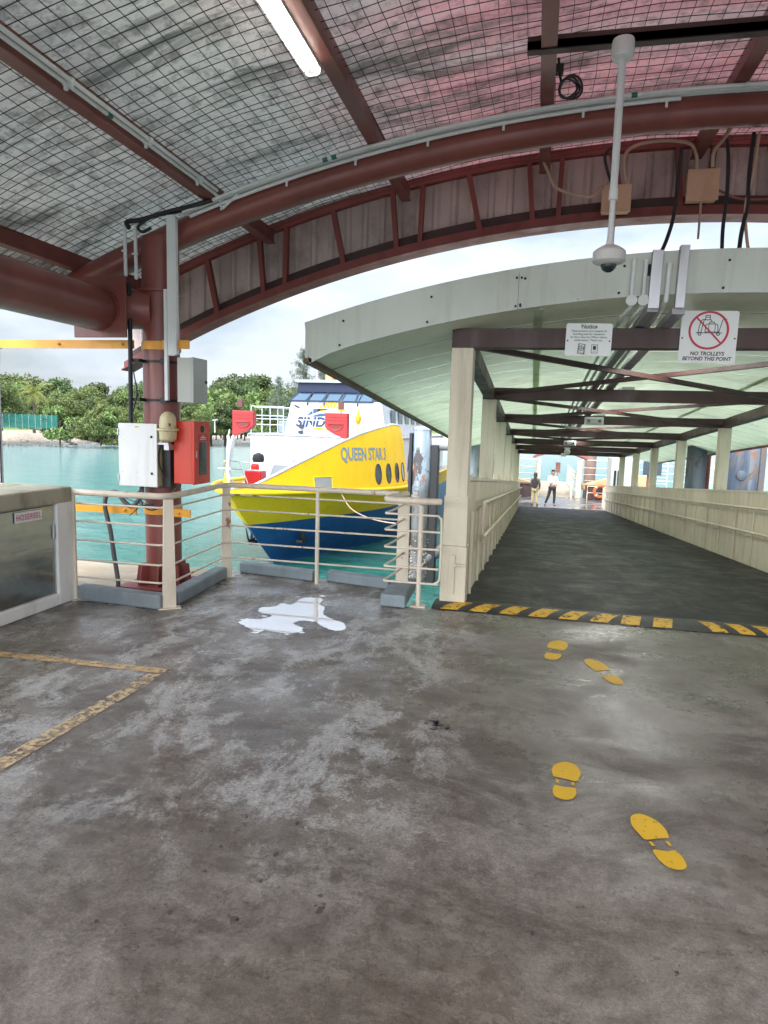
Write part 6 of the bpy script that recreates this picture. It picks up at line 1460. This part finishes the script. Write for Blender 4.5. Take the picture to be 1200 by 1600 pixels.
for o in tops:
    cm = o.children[1].data if o.children[1].data.name.startswith('crown') else o.children[0].data
    dark = cm.materials[0].name.startswith('dark'); rw = o['row']; del o['row']; px = pxof(o.location)
    place = next(n_ for lim, n_ in LMK if px < lim)
    fam.setdefault((('dark green dense' if dark else 'mid green spreading'), ['back','middle','front'][rw], place), []).append((px, o))
    o['group'] = 'trees of the wooded far shore'
for (a_, b_, c_), l_ in fam.items():
    l_.sort(key=lambda q: q[0])
    for i, (px, o) in enumerate(l_):
        pre = '' if len(l_) == 1 else (['left ','right '] if len(l_) == 2 else ['left ','middle ','right ','rightmost '])[i]
        o['label'] = f"{pre}{a_} tree, {b_} row, {c_}"
SHP = [shore_line(i/1500) for i in range(100,1101)]
def gz_at(x, y):
    d, k = min((((q.x-x)**2+(q.y-y)**2), i) for i, q in enumerate(SHP)); d = math.sqrt(d)
    for (a, za), (b_, zb) in zip(PROF[1:-1], PROF[2:]):
        if a <= d <= b_: return za+(zb-za)*(d-a)/(b_-a)
    return PROF[-1][1]
def at_shore(px, dep): p = atpix(px, dep); return p
# special trees
p = at_shore(8,112); plant('broad0', p.x, p.y, -.2, (ztop(8,588,112)+.2)/8.6*1.0, 'large spreading tree at the left edge beside the green netting', None, sz=1.0)
p = at_shore(-40,106); plant('broad2', p.x, p.y, -.2, 1.0, 'bright tree cut by the left edge of the picture', None)
p = at_shore(58,116); plant('palm', p.x, p.y, -.3, (ztop(58,604,116)+.3)/5.9, 'yellow green palm with drooping fronds above the green netting', None, 'palm_tree', 'palm')
p = at_shore(471,128); plant('cas', p.x, p.y, .2, (ztop(471,548,128)-.2)/14, 'tall feathery grey green conifer behind the ferry wheelhouse', None, 'conifer_tree', 'conifer')
p = at_shore(505,138); plant('cas', p.x, p.y, .2, (ztop(505,552,138)-.2)/14, 'second feathery conifer right of the tallest one', None, 'conifer_tree', 'conifer')
p = at_shore(433,128); plant('cas', p.x, p.y, .2, (ztop(433,590,128)-.2)/14, 'shorter feathery conifer left of the ferry wheelhouse', None, 'conifer_tree', 'conifer')
p = at_shore(545,135); plant('cas', p.x, p.y, .2, (ztop(545,560,135)-.2)/14, 'rightmost feathery conifer half hidden by the canopy eave', None, 'conifer_tree', 'conifer')
for (px, top, dep, lab) in ((97,636,112,'wide bright green bush overhanging the end of the green netting'),(145,643,110,'round bright green bush left of the large twin bush'),(122,658,108,'small low bright bush on top of the bank'),(178,637,113,'tall bright green bush, largest on the bank'),(212,640,114,'bright green bush left of the brown column'),(160,634,116,'narrow bright bush behind the round one'),(352,610,140,'green bushy tree left of the ferry'),(330,612,138,'bright bushy tree just right of the red cabinet'),(395,616,142,'bushy tree behind the ferry rail')):
    p = at_shore(px, dep); zb = gz_at(p.x,p.y)-.6; plant('bush0' if rt_.random()<.5 else 'bush1', p.x, p.y, zb, (ztop(px,top,dep)-zb)/3.1, lab, None, 'bush' if dep<120 else 'tree', 'bush' if dep<120 else 'tree', sz=1.0)
ub = 0
for px in list(range(96,440,11)):
    dep = (129 if px<230 else 122+(px-230)*.12)+rt_.uniform(-2,2); p = atpix(px, dep); zb = gz_at(p.x,p.y)-.55; key = rt_.choice(['bush0','bush1','under0','under1'])
    lm = next(n_ for lim, n_ in LMK if px < lim); ub += 1
    plant(key, p.x, p.y, zb, rt_.uniform(1.1,1.6), None, 'shrubs along the foot of the wood', 'shrub', 'shrub')['label'] = f"{'bright' if key[0]=='b' else 'dark'} {['low','tall','broad','round'][ub%4]} shrub below the wood {lm}"
for i in range(8):
    x = 55+i*9+rt_.uniform(-3,3); y = 225+rt_.uniform(-6,10); plant(kinds[i%6], x, y, .5, rt_.uniform(1.5,2.1), f"{['leftmost distant','small distant','second distant','rounded distant','middle distant','tall distant','wide distant','rightmost distant'][i]} tree across the water on the right hand shore", 'trees across the water on the right')
# green netting fence
gf = thing('netting_fence', 'blue green netting fence on posts along the top of the far bank', 'fence', loc=(-80,95,-.5)); parts = []
m, t, b, L = newmat('green_netting'); b.inputs['Base Color'].default_value = (.015,.17,.14,1); b.inputs['Roughness'].default_value = .8; b.inputs['Alpha'].default_value = .55; M['net'] = m
fpts = [atpix(px, 109+(px)*.02) for px in (-60,-20,20,60,94)]; fpts2 = [atpix(px, 113+(px-100)*.03) for px in (108,135,160,190)]
for seg, hh in ((fpts,2.15),(fpts2,1.5)):
    for p, q in zip(seg[:-1], seg[1:]):
        mb = MB(); mb.bar((p.x,p.y,-.35+hh/2),(q.x,q.y,-.35+hh/2),.02,hh); parts.append(obj('net_panel', mb, M['net']))
        for k in range(4):
            c = p.lerp(q,k/4); mb = MB(); mb.tube([(c.x,c.y,-.6),(c.x,c.y,-.35+hh+.1)], .035, 6); parts.append(obj('post', mb, M['steel']))
add_parented(parts, gf)
p = atpix(336,128); mb = MB(); mb.tube([(p.x,p.y,-.5),(p.x,p.y,1.7)], .14, 8, r1=.05); mb.bar((p.x-.6,p.y,1.75),(p.x+.6,p.y,1.85),.1,.12)
tag(obj('lamp_post', mb, M['pvc']), 'small white post on the grass bank right of the red cabinet', 'post')
t0 = min((i/2000 for i in range(200,1100)), key=lambda q: abs(pxof(shore_line(q))-118))
t1 = min((i/2000 for i in range(200,1100)), key=lambda q: abs(pxof(shore_line(q))-100))
mb = MB(); mb.tube([shore_pt(t0+(t1-t0)*k/5,k+1)+Vector((0,0,.12)) for k in range(6)], .3, 8); tag(obj('drain_pipe', mb, M['black'] if False else paint('dark_drain',(.07,.06,.05),.8)), 'dark drain running down the rocky bank', 'drain')
